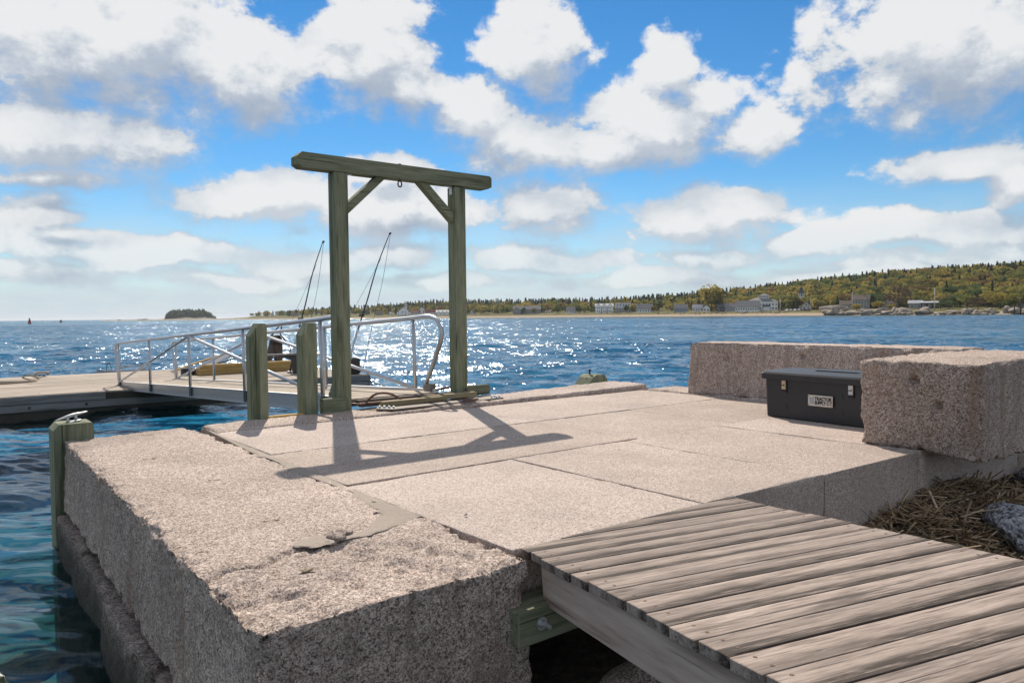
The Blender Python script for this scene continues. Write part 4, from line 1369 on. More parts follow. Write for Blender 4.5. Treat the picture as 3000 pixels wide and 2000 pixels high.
# the pale trapezoid mark left of the words
for poly in ([(0.545, 0.255), (0.556, 0.255), (0.572, 0.19), (0.562, 0.19)], [(0.600, 0.258), (0.590, 0.258), (0.582, 0.19), (0.592, 0.19)],
             [(0.562, 0.189), (0.592, 0.189), (0.590, 0.200), (0.564, 0.200)], [(0.560, 0.238), (0.588, 0.240), (0.587, 0.248), (0.558, 0.246)], [(0.572, 0.206), (0.580, 0.206), (0.580, 0.236), (0.572, 0.236)]):
    MB().prism(poly[::-1], 1, -0.0222, -0.0205).build('emblem_stroke', M['bluegrey'], plate)
for x in (px0 + 0.012, px1 - 0.012):
    for z in (pz0 + 0.012, pz1 - 0.012):
        MB().tube([(x, -0.0195, z), (x, -0.0225, z)], 0.004, 8).build('rivet', M['darkmetal'], plate)
# ------------------------------------------------------------------ shore ground, reeds and rocks on the landward side
gx, gy = np.meshgrid(np.arange(-0.9, 12.1, 0.12), np.arange(-7.2, 1.3, 0.12), indexing='ij')
Q = np.stack([gx.ravel(), gy.ravel(), np.zeros(gx.size)], 1)
mound = 0.46 * np.exp(-(((Q[:, 0] - 4.2) / 2.3) ** 2)) * np.exp(-(((Q[:, 1] + 0.10) / 0.62) ** 2))
gz = 0.16 + mound + 0.12 * (fbm(Q, 1.4, 4, 2) - 0.5) + 0.07 * (fbm(Q, 6, 3, 6) - 0.5) + 0.05 * np.clip(-Q[:, 1] - 1.5, 0, 9)
gz -= 0.6 * np.clip((Q[:, 0] - 7.2) / 2, 0, 1)
gz -= 0.9 * np.clip((-0.62 - Q[:, 0]) / 0.3, 0, 1)
Q[:, 2] = gz


def ground_z(u, v):
    i = int(np.clip((u + 0.9) / 0.12, 0, gx.shape[0] - 1))
    j = int(np.clip((v + 7.2) / 0.12, 0, gx.shape[1] - 1))
    return float(gz.reshape(gx.shape)[i, j])


I = np.arange(gx.size).reshape(gx.shape)
qd = np.stack([I[:-1, :-1], I[1:, :-1], I[1:, 1:], I[:-1, 1:]], -1).reshape(-1, 4)
o = link('shore_ground', mesh_np('shore_ground', Q, qd, True), M['ground'], None, W(0, 0, 0), PHI)
tag(o, 'dark shore ground under the boardwalk ramp', kind='structure')


def reeds(name, label, n, cu, cv, su, sv, seed, lift=0.0, lmin=0.10, lmax=0.44, ubox=None):
    rs = np.random.RandomState(seed)
    V, F, tone = [], [], []
    cnt = 0
    while cnt < n:
        u, v = cu + rs.normal() * su, cv + rs.normal() * sv
        if ubox and not (ubox[0] < u < ubox[1] and ubox[2] < v < ubox[3]):
            continue
        z = ground_z(u, v) + lift + rs.uniform(-0.02, 0.075)
        L = rs.uniform(lmin, lmax)
        a = rs.uniform(0, math.pi)
        pt = rs.normal() * 0.33
        d = np.array([math.cos(a) * math.cos(pt), math.sin(a) * math.cos(pt), math.sin(pt)])
        s1 = np.cross(d, [0, 0, 1.0])
        s1 /= np.linalg.norm(s1)
        s2 = np.cross(s1, d)
        r = rs.uniform(0.0025, 0.0075)
        c = np.array([u, v, z])
        bow = s2 * rs.normal() * 0.012
        b0 = len(V)
        for t, w in ((-0.5, 0.0), (0.0, 1.0), (0.5, 0.0)):
            for k in range(4):
                aa = k * math.pi / 2
                V.append(c + d * L * t + bow * w + (s1 * math.cos(aa) * 1.5 + s2 * math.sin(aa) * 0.7) * r)
        for i in range(2):
            for k in range(4):
                F.append((b0 + i * 4 + k, b0 + i * 4 + (k + 1) % 4, b0 + i * 4 + 4 + (k + 1) % 4, b0 + i * 4 + 4 + k))
        tt = rs.beta(2.0, 1.6)
        tone += [tt] * 12
        cnt += 1
    me = mesh_np(name, np.array(V), np.array(F))
    at = me.attributes.new('tone', 'FLOAT', 'POINT')
    at.data.foreach_set('value', np.array(tone, np.float32))
    o = link(name, me, M['reed'], None, W(0, 0, 0), PHI)
    return tag(o, label, kind='stuff')


reeds('dead_reeds', 'heap of dead brown reed stalks against the pier wall', 5200, 4.3, -0.45, 1.35, 0.45, 11, ubox=(1.75, 7.6, -2.0, -0.10))
reeds('drift_sticks', 'scattered sticks on the dark ground under the ramp', 190, 0.5, -0.75, 0.5, 0.4, 13, lmin=0.12, lmax=0.5, ubox=(-0.5, 1.9, -2.0, -0.3))


def stone_thing(u, v, s_, seed, label, mat='rock', sq=(1, 0.8, 0.6), rz=0.0, sink=0.05, z=None, cat='rock', name='shore_rock', group=None):
    o = link(name, ico_rock(seed, 4, sq, 0.4, True), M[mat], None, W(u, v, (ground_z(u, v) if z is None else z) - sink), PHI + rz)
    o.scale = (s_, s_, s_)
    o.data.polygons.foreach_set('use_smooth', np.zeros(len(o.data.polygons), bool))
    return tag(o, label, cat, group)


stone_thing(4.28, -0.76, 0.36, 201, 'blue-grey rock at the right end of the reed heap', rz=0.5, z=0.30)
stone_thing(4.05, -1.20, 0.17, 203, 'smaller dark rock below the blue-grey rock by the ramp edge', rz=1.2)
stone_thing(4.75, -1.35, 0.20, 205, 'dark wet rock at the right edge beside the ramp planks', rz=2.1)
stone_thing(5.45, -0.62, 0.20, 206, 'dark rock half buried in reeds under the overhanging block', rz=0.9)
stone_thing(6.2, -0.45, 0.36, 207, 'large dark rock at the foot of the overhanging granite block', rz=1.7)
stone_thing(5.7, -1.3, 0.30, 208, 'dark rock beyond the reed heap on the right', rz=0.2)
stone_thing(0.50, -0.42, 0.30, 211, 'mottled grey rock under the left edge of the ramp', mat='rough', rz=0.4)
stone_thing(0.12, -0.50, 0.10, 212, 'small dark rock below the ledger beam', rz=0.8)
stone_thing(1.0, -0.75, 0.16, 213, 'pale mottled rock deep under the ramp', mat='rough', rz=2.4)
for k, (u, v, s_, lab) in enumerate([(-1.95, 2.35, 0.30, 'weedy rock just under water nearest the wall'), (-2.0, 3.35, 0.17, 'small weedy rock under water farther from the camera'),
                                     (-1.75, 1.55, 0.42, 'largest weedy rock under water at the bottom left'), (-1.62, 2.9, 0.2, 'weedy rock under water against the foundation')]):
    stone_thing(u, v, s_, 220 + k, lab, 'weed', (1, 0.85, 0.7), k * 1.1, 0.0, z=-0.06 - s_ * 0.75, name='submerged_rock')

# brown slivers added for shallow flakes in the stone, and a pebble
for k, (u, v, s_, lab) in enumerate([(-0.42, 4.97, 0.06, 'brown sliver added for a shallow flake at the far end of the edge stone'), (-0.443, 3.82, 0.055, 'brown sliver added for a shallow flake nearest the paving slabs'),
                                     (-0.704, 3.62, 0.05, 'brown sliver added for a shallow flake near the chipped left rim'), (-0.554, 2.49, 0.04, 'tiny brown sliver added for a shallow flake in the middle of the edge stone'),
                                     (-0.634, 1.23, 0.045, 'tan curled sliver added for a shallow flake before the mortar crack'), (-0.81, 0.35, 0.035, 'tan sliver added for a shallow flake on the rough near end of the edge stone')]):
    vs = [(s_ * math.cos(t) * (1 + 0.15 * math.sin(5 * t)), 0.38 * s_ * math.sin(t) * (1 + 0.2 * math.cos(3 * t)), 0.006 + 0.006 * math.cos(2 * t)) for t in np.linspace(0, 2 * math.pi, 13)[:-1]]
    vs += [(x, y_, z - 0.0015) for x, y_, z in vs]
    fs = [tuple(range(12)), tuple(range(12, 24))[::-1]] + [(i, 12 + i, 12 + (i + 1) % 12, (i + 1) % 12) for i in range(12)]
    o = MB().add(vs, fs).build('flake_sliver', M['flake_brown'], None, loc=W(u, v, 1.0), rz=PHI - R(38) + k * 0.1)
    tag(o, lab, 'leaf')
o = link('pebble', ico_rock(99, 2, (1, 0.8, 0.7), 0.3), M['rock'], None, W(0.234, 0.638, 1.0), 0.3)
o.scale = (0.012, 0.012, 0.012)
tag(o, 'tiny dark pebble alone on the pale slab', 'pebble')
# ------------------------------------------------------------------ the far shore
XP = [-400, 300, 640, 740, 900, 1100, 1275, 1500, 1786, 2000, 2168, 2423, 2678, 3000, 3700]
DP = [1500, 1500, 1480, 1400, 1180, 1000, 900, 800, 690, 620, 580, 520, 475, 440, 400]
HP = [0.5, 0.6, 1.0, 7, 10, 13, 18, 16, 14, 17, 21, 29, 33, 33, 34]


def az_x(x):
    return math.atan((x - 1500.0) / 2200.0)


AZP = [az_x(x) for x in XP]


def shore_d(a):
    return np.interp(a, AZP, DP)


def ridge_h(a):
    return np.interp(a, AZP, HP)


TT = [-60, 0, 8, 14, 22, 40, 80]
TZ = [-1.2, 0.0, 1.0, 1.6, 2.7, 3.4, 4.2]


def far_z(a, t):
    a = np.asarray(a, float)
    t = np.asarray(t, float)
    base = np.interp(t, TT, TZ)
    k = np.clip((t - 70) / 280.0, 0, 1)
    k = k * k * (3 - 2 * k)
    h = np.maximum(ridge_h(a) - 4.2, -2.5)
    z = base + k * h
    z = z - np.clip((t - 380) / 200, 0, 1) * 12
    low = np.clip((AZP[3] - a) / (AZP[3] - AZP[2]), 0, 1)       # the spit fades into the sea
    return z * (1 - low) + np.minimum(z, np.where(t < 60, 0.9 * np.clip(t / 10, -1, 1), 0.9 - (t - 60) * 0.05)) * low


def far_p(a, t, dz=0.0):
    d = float(shore_d(a)) + t
    return Vector((math.sin(a) * d, math.cos(a) * d, float(far_z(a, t)) + dz))


def far_sheet(name, a0, a1, na, ts, mat, label, nz=0.0):
    As = np.linspace(a0, a1, na)
    Ts = np.array(ts, float)
    AA, TTm = np.meshgrid(As, Ts, indexing='ij')
    D = shore_d(AA) + TTm
    Z = far_z(AA, TTm)
    Pq = np.stack([np.sin(AA) * D, np.cos(AA) * D, Z], -1).reshape(-1, 3)
    if nz:
        Pq[:, 2] += nz * (fbm(Pq, 0.03, 4, 5) - 0.5) * (TTm.ravel() > 30)
    I = np.arange(AA.size).reshape(AA.shape)
    qd = np.stack([I[:-1, :-1], I[:-1, 1:], I[1:, 1:], I[1:, :-1]], -1).reshape(-1, 4)
    o = link(name, mesh_np(name, Pq, qd[:, ::-1], True), mat)
    return tag(o, label, kind='structure')


def m_far(name, stops, scale):
    m, nt = new_mat(name)
    p = N(nt, 'ShaderNodeNewGeometry').outputs['Position']
    c = RAMP(nt, NOISE(nt, p, scale, 6, 0.65), stops)
    out_p(nt, c, 0.95, spec=0.1)
    return m


M['sand'] = m_far('sand', [(0.3, (0.30, 0.22, 0.155)), (0.7, (0.44, 0.345, 0.25))], 0.25)
M['meadow'] = m_far('shore meadow', [(0.3, (0.06, 0.065, 0.02)), (0.5, (0.13, 0.12, 0.04)), (0.7, (0.2, 0.16, 0.08))], 0.12)
M['ledge'] = m_far('shore ledge', [(0.3, (0.15, 0.125, 0.10)), (0.5, (0.31, 0.265, 0.215)), (0.7, (0.45, 0.40, 0.335))], 0.5)
far_sheet('beach', AZP[1], az_x(2560), 150, [-40, -10, 0, 4, 8, 14.3], M['sand'], 'pale sand beach on the far shore')
far_sheet('far_hillside', AZP[1], AZP[-1], 220, [14, 18, 22, 30, 40, 60, 80, 100, 130, 160, 200, 240, 280, 320, 350, 380, 450, 560], M['meadow'], 'wooded hillside ground across the water', 2.0)
far_sheet('rocky_shore', az_x(2540), AZP[-1], 60, [-40, -8, 0, 4, 8, 14.3], M['ledge'], 'rocky ledge shore under the hillside')


# ---- foliage
def m_leaf(name, col, var=0.2):
    m, nt = new_mat(name)
    oi = N(nt, 'ShaderNodeObjectInfo').outputs['Random']
    p = N(nt, 'ShaderNodeNewGeometry').outputs['Position']
    f = MR(nt, NOISE(nt, p, 0.5, 3), 0.3, 0.7, 1 - var, 1 + var)
    f = MA(nt, 'MULTIPLY', f, MR(nt, oi, 0, 1, 0.8, 1.2))
    c = VM(nt, 'MULTIPLY', N(nt, 'ShaderNodeCombineXYZ', {0: f, 1: f, 2: f}).outputs[0], col)
    d = N(nt, 'ShaderNodeBsdfDiffuse', {0: c})
    t = N(nt, 'ShaderNodeBsdfTranslucent', {0: c})
    mx = N(nt, 'ShaderNodeMixShader', {0: 0.5, 1: d.outputs[0], 2: t.outputs[0]})
    N(nt, 'ShaderNodeOutputMaterial', {0: mx.outputs[0]})
    return m


LEAF = [m_leaf('olive leaves', (0.20, 0.195, 0.055)), m_leaf('yellow autumn leaves', (0.34, 0.27, 0.07)),
        m_leaf('rust autumn leaves', (0.24, 0.16, 0.07)), m_leaf('green leaves', (0.10, 0.135, 0.05)),
        m_leaf('spruce needles', (0.045, 0.065, 0.038), 0.25)]
M['bark'] = m_plain('bark', (0.09, 0.07, 0.055), 0.9, var=0.3)


def leaf_tris(centers, normals, size, rs):
    n = len(centers)
    r = rs.normal(size=(n, 3))
    nrm = normals + r * 0.34
    nrm /= np.linalg.norm(nrm, axis=1)[:, None]
    t1 = np.cross(nrm, rs.normal(size=(n, 3)))
    t1 /= np.linalg.norm(t1, axis=1)[:, None]
    t2 = np.cross(nrm, t1)
    s_ = size * rs.uniform(0.6, 1.4, (n, 1))
    V = np.stack([centers + t1 * s_, centers - t1 * s_ * 0.5 + t2 * s_ * 0.9, centers - t1 * s_ * 0.5 - t2 * s_ * 0.9], 1)
    return V.reshape(-1, 3), np.arange(n * 3).reshape(n, 3)


def broad_crown(seed, nclump, per, size, W_=0.5, H0=0.22, H1=1.0):
    """unit-height tree, crown only"""
    rs = np.random.RandomState(seed)
    C, Nn = [], []
    for k in range(nclump):
        d = rs.normal(size=3)
        d /= np.linalg.norm(d)
        rr = rs.uniform(0.45, 1.0) ** 0.6
        mid = (H0 + H1) / 2
        c = np.array([d[0] * W_ * 0.72 * rr, d[1] * W_ * 0.72 * rr, mid + d[2] * (H1 - H0) * 0.38 * rr])
        rc = rs.uniform(0.11, 0.2)
        q = rs.normal(size=(per, 3))
        q /= np.linalg.norm(q, axis=1)[:, None]
        C.append(c + q * rc * np.array([1, 1, 0.8]) * rs.uniform(0.75, 1.08, (per, 1)))
        Nn.append(q)
    return leaf_tris(np.concatenate(C), np.concatenate(Nn), size, rs)


def spruce_crown(seed, n, size, W_=0.2):
    rs = np.random.RandomState(seed)
    h = rs.uniform(0.08, 1.0, n) ** 0.85
    a = rs.uniform(0, 2 * math.pi, n)
    tier = 0.72 + 0.28 * np.abs(np.sin(h * 22 + seed))
    asym = 1 + 0.25 * np.sin(a * 2 + seed)
    r = W_ * (1.02 - h) * tier * asym * rs.uniform(0.55, 1.05, n)
    C = np.stack([r * np.cos(a), r * np.sin(a), h], 1)
    Nn = np.stack([np.cos(a), np.sin(a), np.full(n, 0.5)], 1)
    V, F = leaf_tris(C, Nn, size, rs)
    return V, F


BR = [broad_crown(300 + i, 22, 30, 0.052, W_=(0.5, 0.42, 0.58, 0.5)[i]) for i in range(4)]
SP = [spruce_crown(330 + i, 420, 0.042, (0.27, 0.24, 0.30)[i]) for i in range(3)]
BRS = [broad_crown(340 + i, 13, 17, 0.075) for i in range(4)]
SPS = [spruce_crown(350 + i, 130, 0.068, 0.27) for i in range(3)]
tk = MB().tube([(0, 0, -0.06), (0.005, 0, 0.2), (-0.01, 0.01, 0.45)], [0.03, 0.022, 0.012], 6)
for dx, dy in ((0.18, 0.05), (-0.16, 0.08), (0.02, -0.17)):
    tk.tube([(0, 0, 0.28), (dx * 0.6, dy * 0.6, 0.45), (dx, dy, 0.62)], [0.014, 0.009, 0.004], 5)
TRUNK_B = tk.mesh('trunk')
TRUNK_B.materials.append(M['bark'])
TRUNK_S = MB().tube([(0, 0, -0.06), (0, 0, 0.5), (0, 0, 0.97)], [0.016, 0.010, 0.002], 5).mesh('trunk')
TRUNK_S.materials.append(M['bark'])
CROWN = {}
for i, (V, F) in enumerate(BR):
    for k in range(4):
        me = mesh_np('crown', V, F)
        me.materials.append(LEAF[k])
        CROWN[('b', i, k)] = me
for i, (V, F) in enumerate(SP):
    me = mesh_np('crown', V, F)
    me.materials.append(LEAF[4])
    CROWN[('s', i, 4)] = me
TL = {0: ('broadleaf_tree', 'olive green broadleaf tree in the wood across the water', 'olive trees on the far hillside'),
      1: ('broadleaf_tree', 'yellowing broadleaf tree in the wood across the water', 'yellow trees on the far hillside'),
      2: ('broadleaf_tree', 'rust coloured broadleaf tree in the wood across the water', 'rust trees on the far hillside'),
      3: ('broadleaf_tree', 'fresh green broadleaf tree in the wood across the water', 'green trees on the far hillside'),
      4: ('spruce_tree', 'dark pointed spruce in the wood across the water', 'spruces on the far hillside')}


def tree(p, h, kind, variant, k, wide=1.0, label=None, rz=0.0, group=True):
    nm, lab, gr = TL[k]
    r = thing(nm, label or lab, 'tree', p, rz, gr if label is None else None)
    c = link('crown', CROWN[(kind, variant, k)], None, r)
    t = link('trunk', TRUNK_B if kind == 'b' else TRUNK_S, None, r)
    for q in (c, t):
        q.scale = (h * wide, h * wide, h)
    return r


# places that must stay clear of trees: (pixel-like bearing range, depth range)
CLEAR = []


def house_site(x, wpx, t):
    CLEAR.append((x - wpx * 0.62, x + wpx * 0.62, -20, t + 16))


# ---- houses
def m_clap(name, col, rough=0.7):
    m, nt = new_mat(name)
    o = N(nt, 'ShaderNodeTexCoord').outputs['Object']
    f = MR(nt, NOISE(nt, o, 1.2, 4), 0.3, 0.7, 0.9, 1.08)
    c = VM(nt, 'MULTIPLY', N(nt, 'ShaderNodeCombineXYZ', {0: f, 1: f, 2: f}).outputs[0], col)
    out_p(nt, c, rough, spec=0.3)
    return m


HM = {'white': m_clap('white clapboard', (0.90, 0.90, 0.89)), 'grey': m_clap('grey shingle', (0.30, 0.29, 0.28)), 'cream': m_clap('cream wall', (0.5, 0.46, 0.4)),
      'blue': m_clap('blue grey wall', (0.27, 0.32, 0.40)), 'dark': m_clap('dark wall', (0.06, 0.05, 0.05)),
      'red_roof': m_clap('red roof', (0.22, 0.075, 0.055)), 'grey_roof': m_clap('grey roof', (0.20, 0.19, 0.19)), 'dark_roof': m_clap('slate roof', (0.075, 0.08, 0.095)),
      'pale_roof': m_clap('pale roof', (0.42, 0.42, 0.43)), 'brown_roof': m_clap('brown roof', (0.20, 0.15, 0.12)), 'blue_roof': m_clap('blue roof', (0.10, 0.13, 0.2))}
m_, nt_ = new_mat('window glass')
out_p(nt_, (0.03, 0.035, 0.045), 0.08)
HM['glass'] = m_
TRIM = m_clap('white trim', (0.78, 0.78, 0.77))


def gable_walls(w, d, h, rise, ridge, x0=0.0, y0=0.0, z0=-1.5):
    """box with gables; ridge 'x' (along the front) or 'y' (gable faces the front)"""
    a, b = w / 2, d / 2
    m = MB()
    if ridge == 'y':
        poly = [(x0 - a, z0), (x0 + a, z0), (x0 + a, h), (x0, h + rise), (x0 - a, h)]
        m.prism(poly, 1, y0 - b, y0 + b)
    else:
        poly = [(y0 - b, z0), (y0 + b, z0), (y0 + b, h), (y0, h + rise), (y0 - b, h)]
        m.prism(poly, 0, x0 - a, x0 + a)
    return m


def gable_roof(w, d, h, rise, ridge, x0=0.0, y0=0.0, ov=0.45, th=0.22):
    a, b = w / 2, d / 2
    m = MB()
    if ridge == 'y':
        hw, s_ = a, rise / a
        e0, e1 = y0 - b - ov, y0 + b + ov
        c0, ax = x0, 1
    else:
        hw, s_ = b, rise / b
        e0, e1 = x0 - a - ov, x0 + a + ov
        c0, ax = y0, 0
    ex = hw + ov
    ze = h - ov * s_
    top = h + rise
    g = 0.03
    poly = [(c0 - ex, ze + g), (c0, top + g), (c0 + ex, ze + g), (c0 + ex, ze + th + g), (c0, top + th + g), (c0 - ex, ze + th + g)]
    m.prism(poly[::-1] if ax == 1 else poly[::-1], ax, e0, e1)
    return m


def hip_roof(w, d, h, rise, x0=0.0, y0=0.0, ov=0.5):
    a, b = w / 2 + ov, d / 2 + ov
    k = max(a - b, 0.3)
    vs = [(x0 - a, y0 - b, h), (x0 + a, y0 - b, h), (x0 + a, y0 + b, h), (x0 - a, y0 + b, h), (x0 - k, y0, h + rise), (x0 + k, y0, h + rise),
          (x0 - a, y0 - b, h - 0.2), (x0 + a, y0 - b, h - 0.2), (x0 + a, y0 + b, h - 0.2), (x0 - a, y0 + b, h - 0.2)]
    fs = [(0, 1, 5, 4), (1, 2, 5), (2, 3, 4, 5), (3, 0, 4), (6, 7, 1, 0), (7, 8, 2, 1), (8, 9, 3, 2), (9, 6, 0, 3), (9, 8, 7, 6)]
    return MB().add(vs, fs)


def window(parent, x, z, w, h, y):
    f = MB().box(x - w / 2 - 0.12, x + w / 2 + 0.12, y - 0.06, y + 0.02, z - 0.12, z + h + 0.12).build('window', TRIM, parent)
    p = MB()
    p.box(x - w / 2, x - 0.05, y - 0.085, y - 0.062, z, z + h)
    p.box(x + 0.05, x + w / 2, y - 0.085, y - 0.062, z, z + h)
    p.build('pane', HM['glass'], f)
    return f


def door(parent, x, z, y):
    f = MB().box(x - 0.6, x + 0.6, y - 0.06, y + 0.02, z, z + 2.3).build('door', HM['dark'], parent)
    MB().tube([(x + 0.42, y - 0.11, z + 1.05), (x + 0.42, y - 0.062, z + 1.05)], 0.05, 6).build('handle', M['galv'], f)


def chimney(roof, x, y, z0, z1):
    MB().box(x - 0.4, x + 0.4, y - 0.4, y + 0.4, z0, z1).build('chimney', HM['brown_roof'], roof)


def house(x, wpx, t, label, wall='white', roof='grey_roof', storeys=1, ridge='x', rise=None, yaw=0.0, depth=None, win=None, chim=None, doorx=None, hip=False, wall_h=None, name='house', cat='house', width=None):
    a = az_x(x)
    p = far_p(a, t)
    d = float(shore_d(a)) + t
    w = width or wpx * d / 2200.0 * math.cos(a) ** 1
    h = wall_h or (3.0 * storeys + 0.4)
    dp = depth or min(max(w * 0.7, 6.0), 11.0)
    rise = rise if rise is not None else (w * 0.45 if ridge == 'y' else dp * 0.42)
    r = thing(name, label, cat, p, -a + R(yaw))
    if hip:
        MB().box(-w / 2, w / 2, -dp / 2, dp / 2, -1.5, h).build('wall', HM[wall], r)
        ro = hip_roof(w, dp, h + 0.22, rise).build('roof', HM[roof], r)
    else:
        gable_walls(w, dp, h, rise, ridge).build('wall', HM[wall], r)
        ro = gable_roof(w, dp, h, rise, ridge).build('roof', HM[roof], r)
    n = win if win is not None else max(2, int(w / 2.6))
    for s_ in range(storeys):
        for i in range(n):
            xx = -w / 2 + (i + 0.5) * w / n
            if doorx is not None and s_ == 0 and abs(xx - doorx) < 1.2:
                continue
            window(r, xx, 1.0 + 3.0 * s_, min(1.15, w / n * 0.55), 1.35, -dp / 2)
    if ridge == 'y' and rise > 2.4 and not hip:
        window(r, 0, h + 0.1, 1.0, 1.2, -dp / 2)
    if doorx is not None:
        door(r, doorx, 0.1, -dp / 2)
    if chim is not None:
        chimney(ro, chim, 0.0, h, h + rise + 1.4)
    house_site(x, wpx, t)
    r['w'] = w
    del r['w']
    return r, w, h, dp, ro


# left to right along the far shore
house(868, 16, 60, 'pale pink small cottage half hidden in the left wood', 'cream', 'brown_roof', 1)
house(1112, 20, 70, 'grey cottage half hidden by trees left of the red-roofed station', 'grey', 'brown_roof', 1)
house(1146, 10, 60, 'narrow white cottage end left of the red-roofed station', 'white', 'grey_roof', 1, 'y')
r, w, h, dp, ro = house(1184, 40, 45, 'white gabled station house with red roof and lookout tower', 'white', 'red_roof', 2, 'y', rise=7.0, depth=16, win=4, wall_h=4.0)
for (hw_, z0, z1) in ((1.6, 8, 14.5),):
    MB().box(3 - hw_, 3 + hw_, -1.0 - hw_, -1.0 + hw_, z0, z1).build('tower', HM['white'], r)
    tr_ = hip_roof(3.2, 3.2, z1 + 0.22, 1.5, 3, -1.0, 0.3).build('tower_roof', HM['grey_roof'], r)
    window(r, 3, 11.8, 1.4, 1.5, -1.0 - hw_)
gable_walls(12, 8, 3.4, 3.0, 'x', w / 2 + 6.05, 1.0).build('wing', HM['white'], r)
gable_roof(12, 8, 3.4, 3.0, 'x', w / 2 + 6.05, 1.0).build('wing_roof', HM['red_roof'], r)
for i in range(4):
    window(r, w / 2 + 2 + i * 2.7, 1.0, 1.2, 1.4, -3.0)
house(1237, 17, 80, 'narrow white gabled house with blue roof behind the station', 'white', 'blue_roof', 2, 'y', rise=4)
house(1262, 30, 48, 'white cottage with red roof right of the station house', 'white', 'red_roof', 1, 'x')
r, w, h, dp, ro = house(1298, 38, 46, 'white house with three small gables left of the hoist frame leg', 'white', 'pale_roof', 1, 'x', rise=2.6)
for k in (-1, 0, 1):
    gable_walls(3.4, 4.0, 3.2, 2.0, 'y', k * w * 0.3, -dp / 2 - 1.2).build('gable', HM['white'], r)
    gable_roof(3.4, 4.0, 3.2, 2.0, 'y', k * w * 0.3, -dp / 2 - 1.2, 0.3).build('gable_roof', HM['pale_roof'], r)
house(1387, 15, 46, 'small white cottage just right of the far hoist frame leg', 'white', 'pale_roof', 1, 'y')
r, w, h, dp, ro = house(1545, 80, 55, 'long grey shingled house with many windows half hidden by shrubs', 'grey', 'grey_roof', 2, 'x', rise=4.0, chim=-3, win=9, wall_h=4.6)
gable_walls(8.5, 6, 4.2, 3.2, 'y', -w / 2 + 4, -dp / 2 - 2.9).build('wing', HM['grey'], r)
gable_roof(8.5, 6, 4.2, 3.2, 'y', -w / 2 + 4, -dp / 2 - 2.9).build('wing_roof', HM['grey_roof'], r)
for k in range(3):
    window(r, -w / 2 + 1.8 + k * 2.2, 1.0, 1.3, 1.6, -dp / 2 - 5.9)
pg = thing('pergola', 'small white pergola in front of the dark wood by the beach', 'pergola', far_p(az_x(1606), 42), -az_x(1606))
for k in (-2.6, -0.9, 0.9, 2.6):
    MB().box(k - 0.25, k + 0.25, -0.25, 0.25, -1, 3.0).build('post', HM['white'], pg)
MB().box(-3.2, 3.2, -0.5, 0.5, 3.0, 3.4).build('beam', HM['white'], pg)
house(1675, 30, 42, 'small white beach cottage with porch beside the dark shrubs', 'white', 'grey_roof', 1, 'x', win=4)
r, w, h, dp, ro = house(1771, 52, 52, 'tall white house with three front gables above the beach', 'white', 'pale_roof', 2, 'x', rise=2.6, win=6, doorx=0.5)
for k in (-1, 0, 1):
    gable_walls(4.6, 4.5, 6.6, 2.6, 'y', k * w * 0.32, -dp / 2 - 1.5).build('gable', HM['white'], r)
    gable_roof(4.6, 4.5, 6.6, 2.6, 'y', k * w * 0.32, -dp / 2 - 1.5, 0.3).build('gable_roof', HM['pale_roof'], r)
    for z in (1.0, 4.2):
        window(r, k * w * 0.32 - 0.9, z, 0.9, 1.4, -dp / 2 - 3.75)
        window(r, k * w * 0.32 + 0.9, z, 0.9, 1.4, -dp / 2 - 3.75)
r, w, h, dp, ro = house(1826, 44, 50, 'grey shingled house with a steep pale skylit roof', 'grey', 'pale_roof', 2, 'x', rise=4.5, win=5, wall_h=4.5)
for k in range(5):
    MB().add([(-w * 0.38 + k * w * 0.18, -dp / 2 * 0.62, h + 4.5 * 0.38 + 0.34), (-w * 0.38 + k * w * 0.18 + 1.1, -dp / 2 * 0.62, h + 4.5 * 0.38 + 0.34),
              (-w * 0.38 + k * w * 0.18 + 1.1, -dp / 2 * 0.3, h + 4.5 * 0.70 + 0.34), (-w * 0.38 + k * w * 0.18, -dp / 2 * 0.3, h + 4.5 * 0.70 + 0.34)], [(0, 1, 2, 3)]).build('skylight', HM['glass'], ro)
house(1889, 46, 44, 'low white cottage with grey roof by the beach grass', 'white', 'grey_roof', 1, 'x', win=6, chim=-5)
house(1995, 38, 44, 'blue-grey cottage with white porch gable', 'blue', 'grey_roof', 1, 'x', win=5)
house(2044, 28, 44, 'white cottage with wide dark windows left of the big orange tree', 'white', 'pale_roof', 1, 'x', win=4)
house(2070, 18, 46, 'small white shed under the big orange tree', 'white', 'grey_roof', 1, 'y')
house(2112, 18, 46, 'low dark shed right of the big orange tree trunk', 'dark', 'dark_roof', 1, 'x', win=2)
house(2142, 34, 50, 'grey cottage row between dark shed and sunroom', 'blue', 'grey_roof', 1, 'x', win=6)
r, w, h, dp, ro = house(2190, 66, 42, 'white sunroom wing with a row of windows before the inn', 'white', 'grey_roof', 1, 'x', win=10)
r, w, h, dp, ro = house(2232, 88, 66, 'big white inn with hip roof and glazed cupola', 'white', 'grey_roof', 2, 'x', rise=3.0, hip=True, win=10, depth=15, wall_h=7.0, doorx=3.5)
MB().box(-2.0, 5.2, -3, 3, 9.3, 11.6).build('cupola', HM['white'], r)
hip_roof(7.2, 6, 11.85, 1.4, 1.6, 0, 0.5).build('cupola_roof', HM['grey_roof'], r)
for k in range(5):
    window(r, -1.2 + k * 1.4, 9.75, 0.8, 1.4, -3)
gable_walls(5, 3, 3.0, 1.2, 'x', 3.5, -dp / 2 - 1.45).build('porch', HM['white'], r)
gable_roof(5, 3, 3.0, 1.2, 'x', 3.5, -dp / 2 - 1.45, 0.3).build('porch_roof', HM['dark_roof'], r)
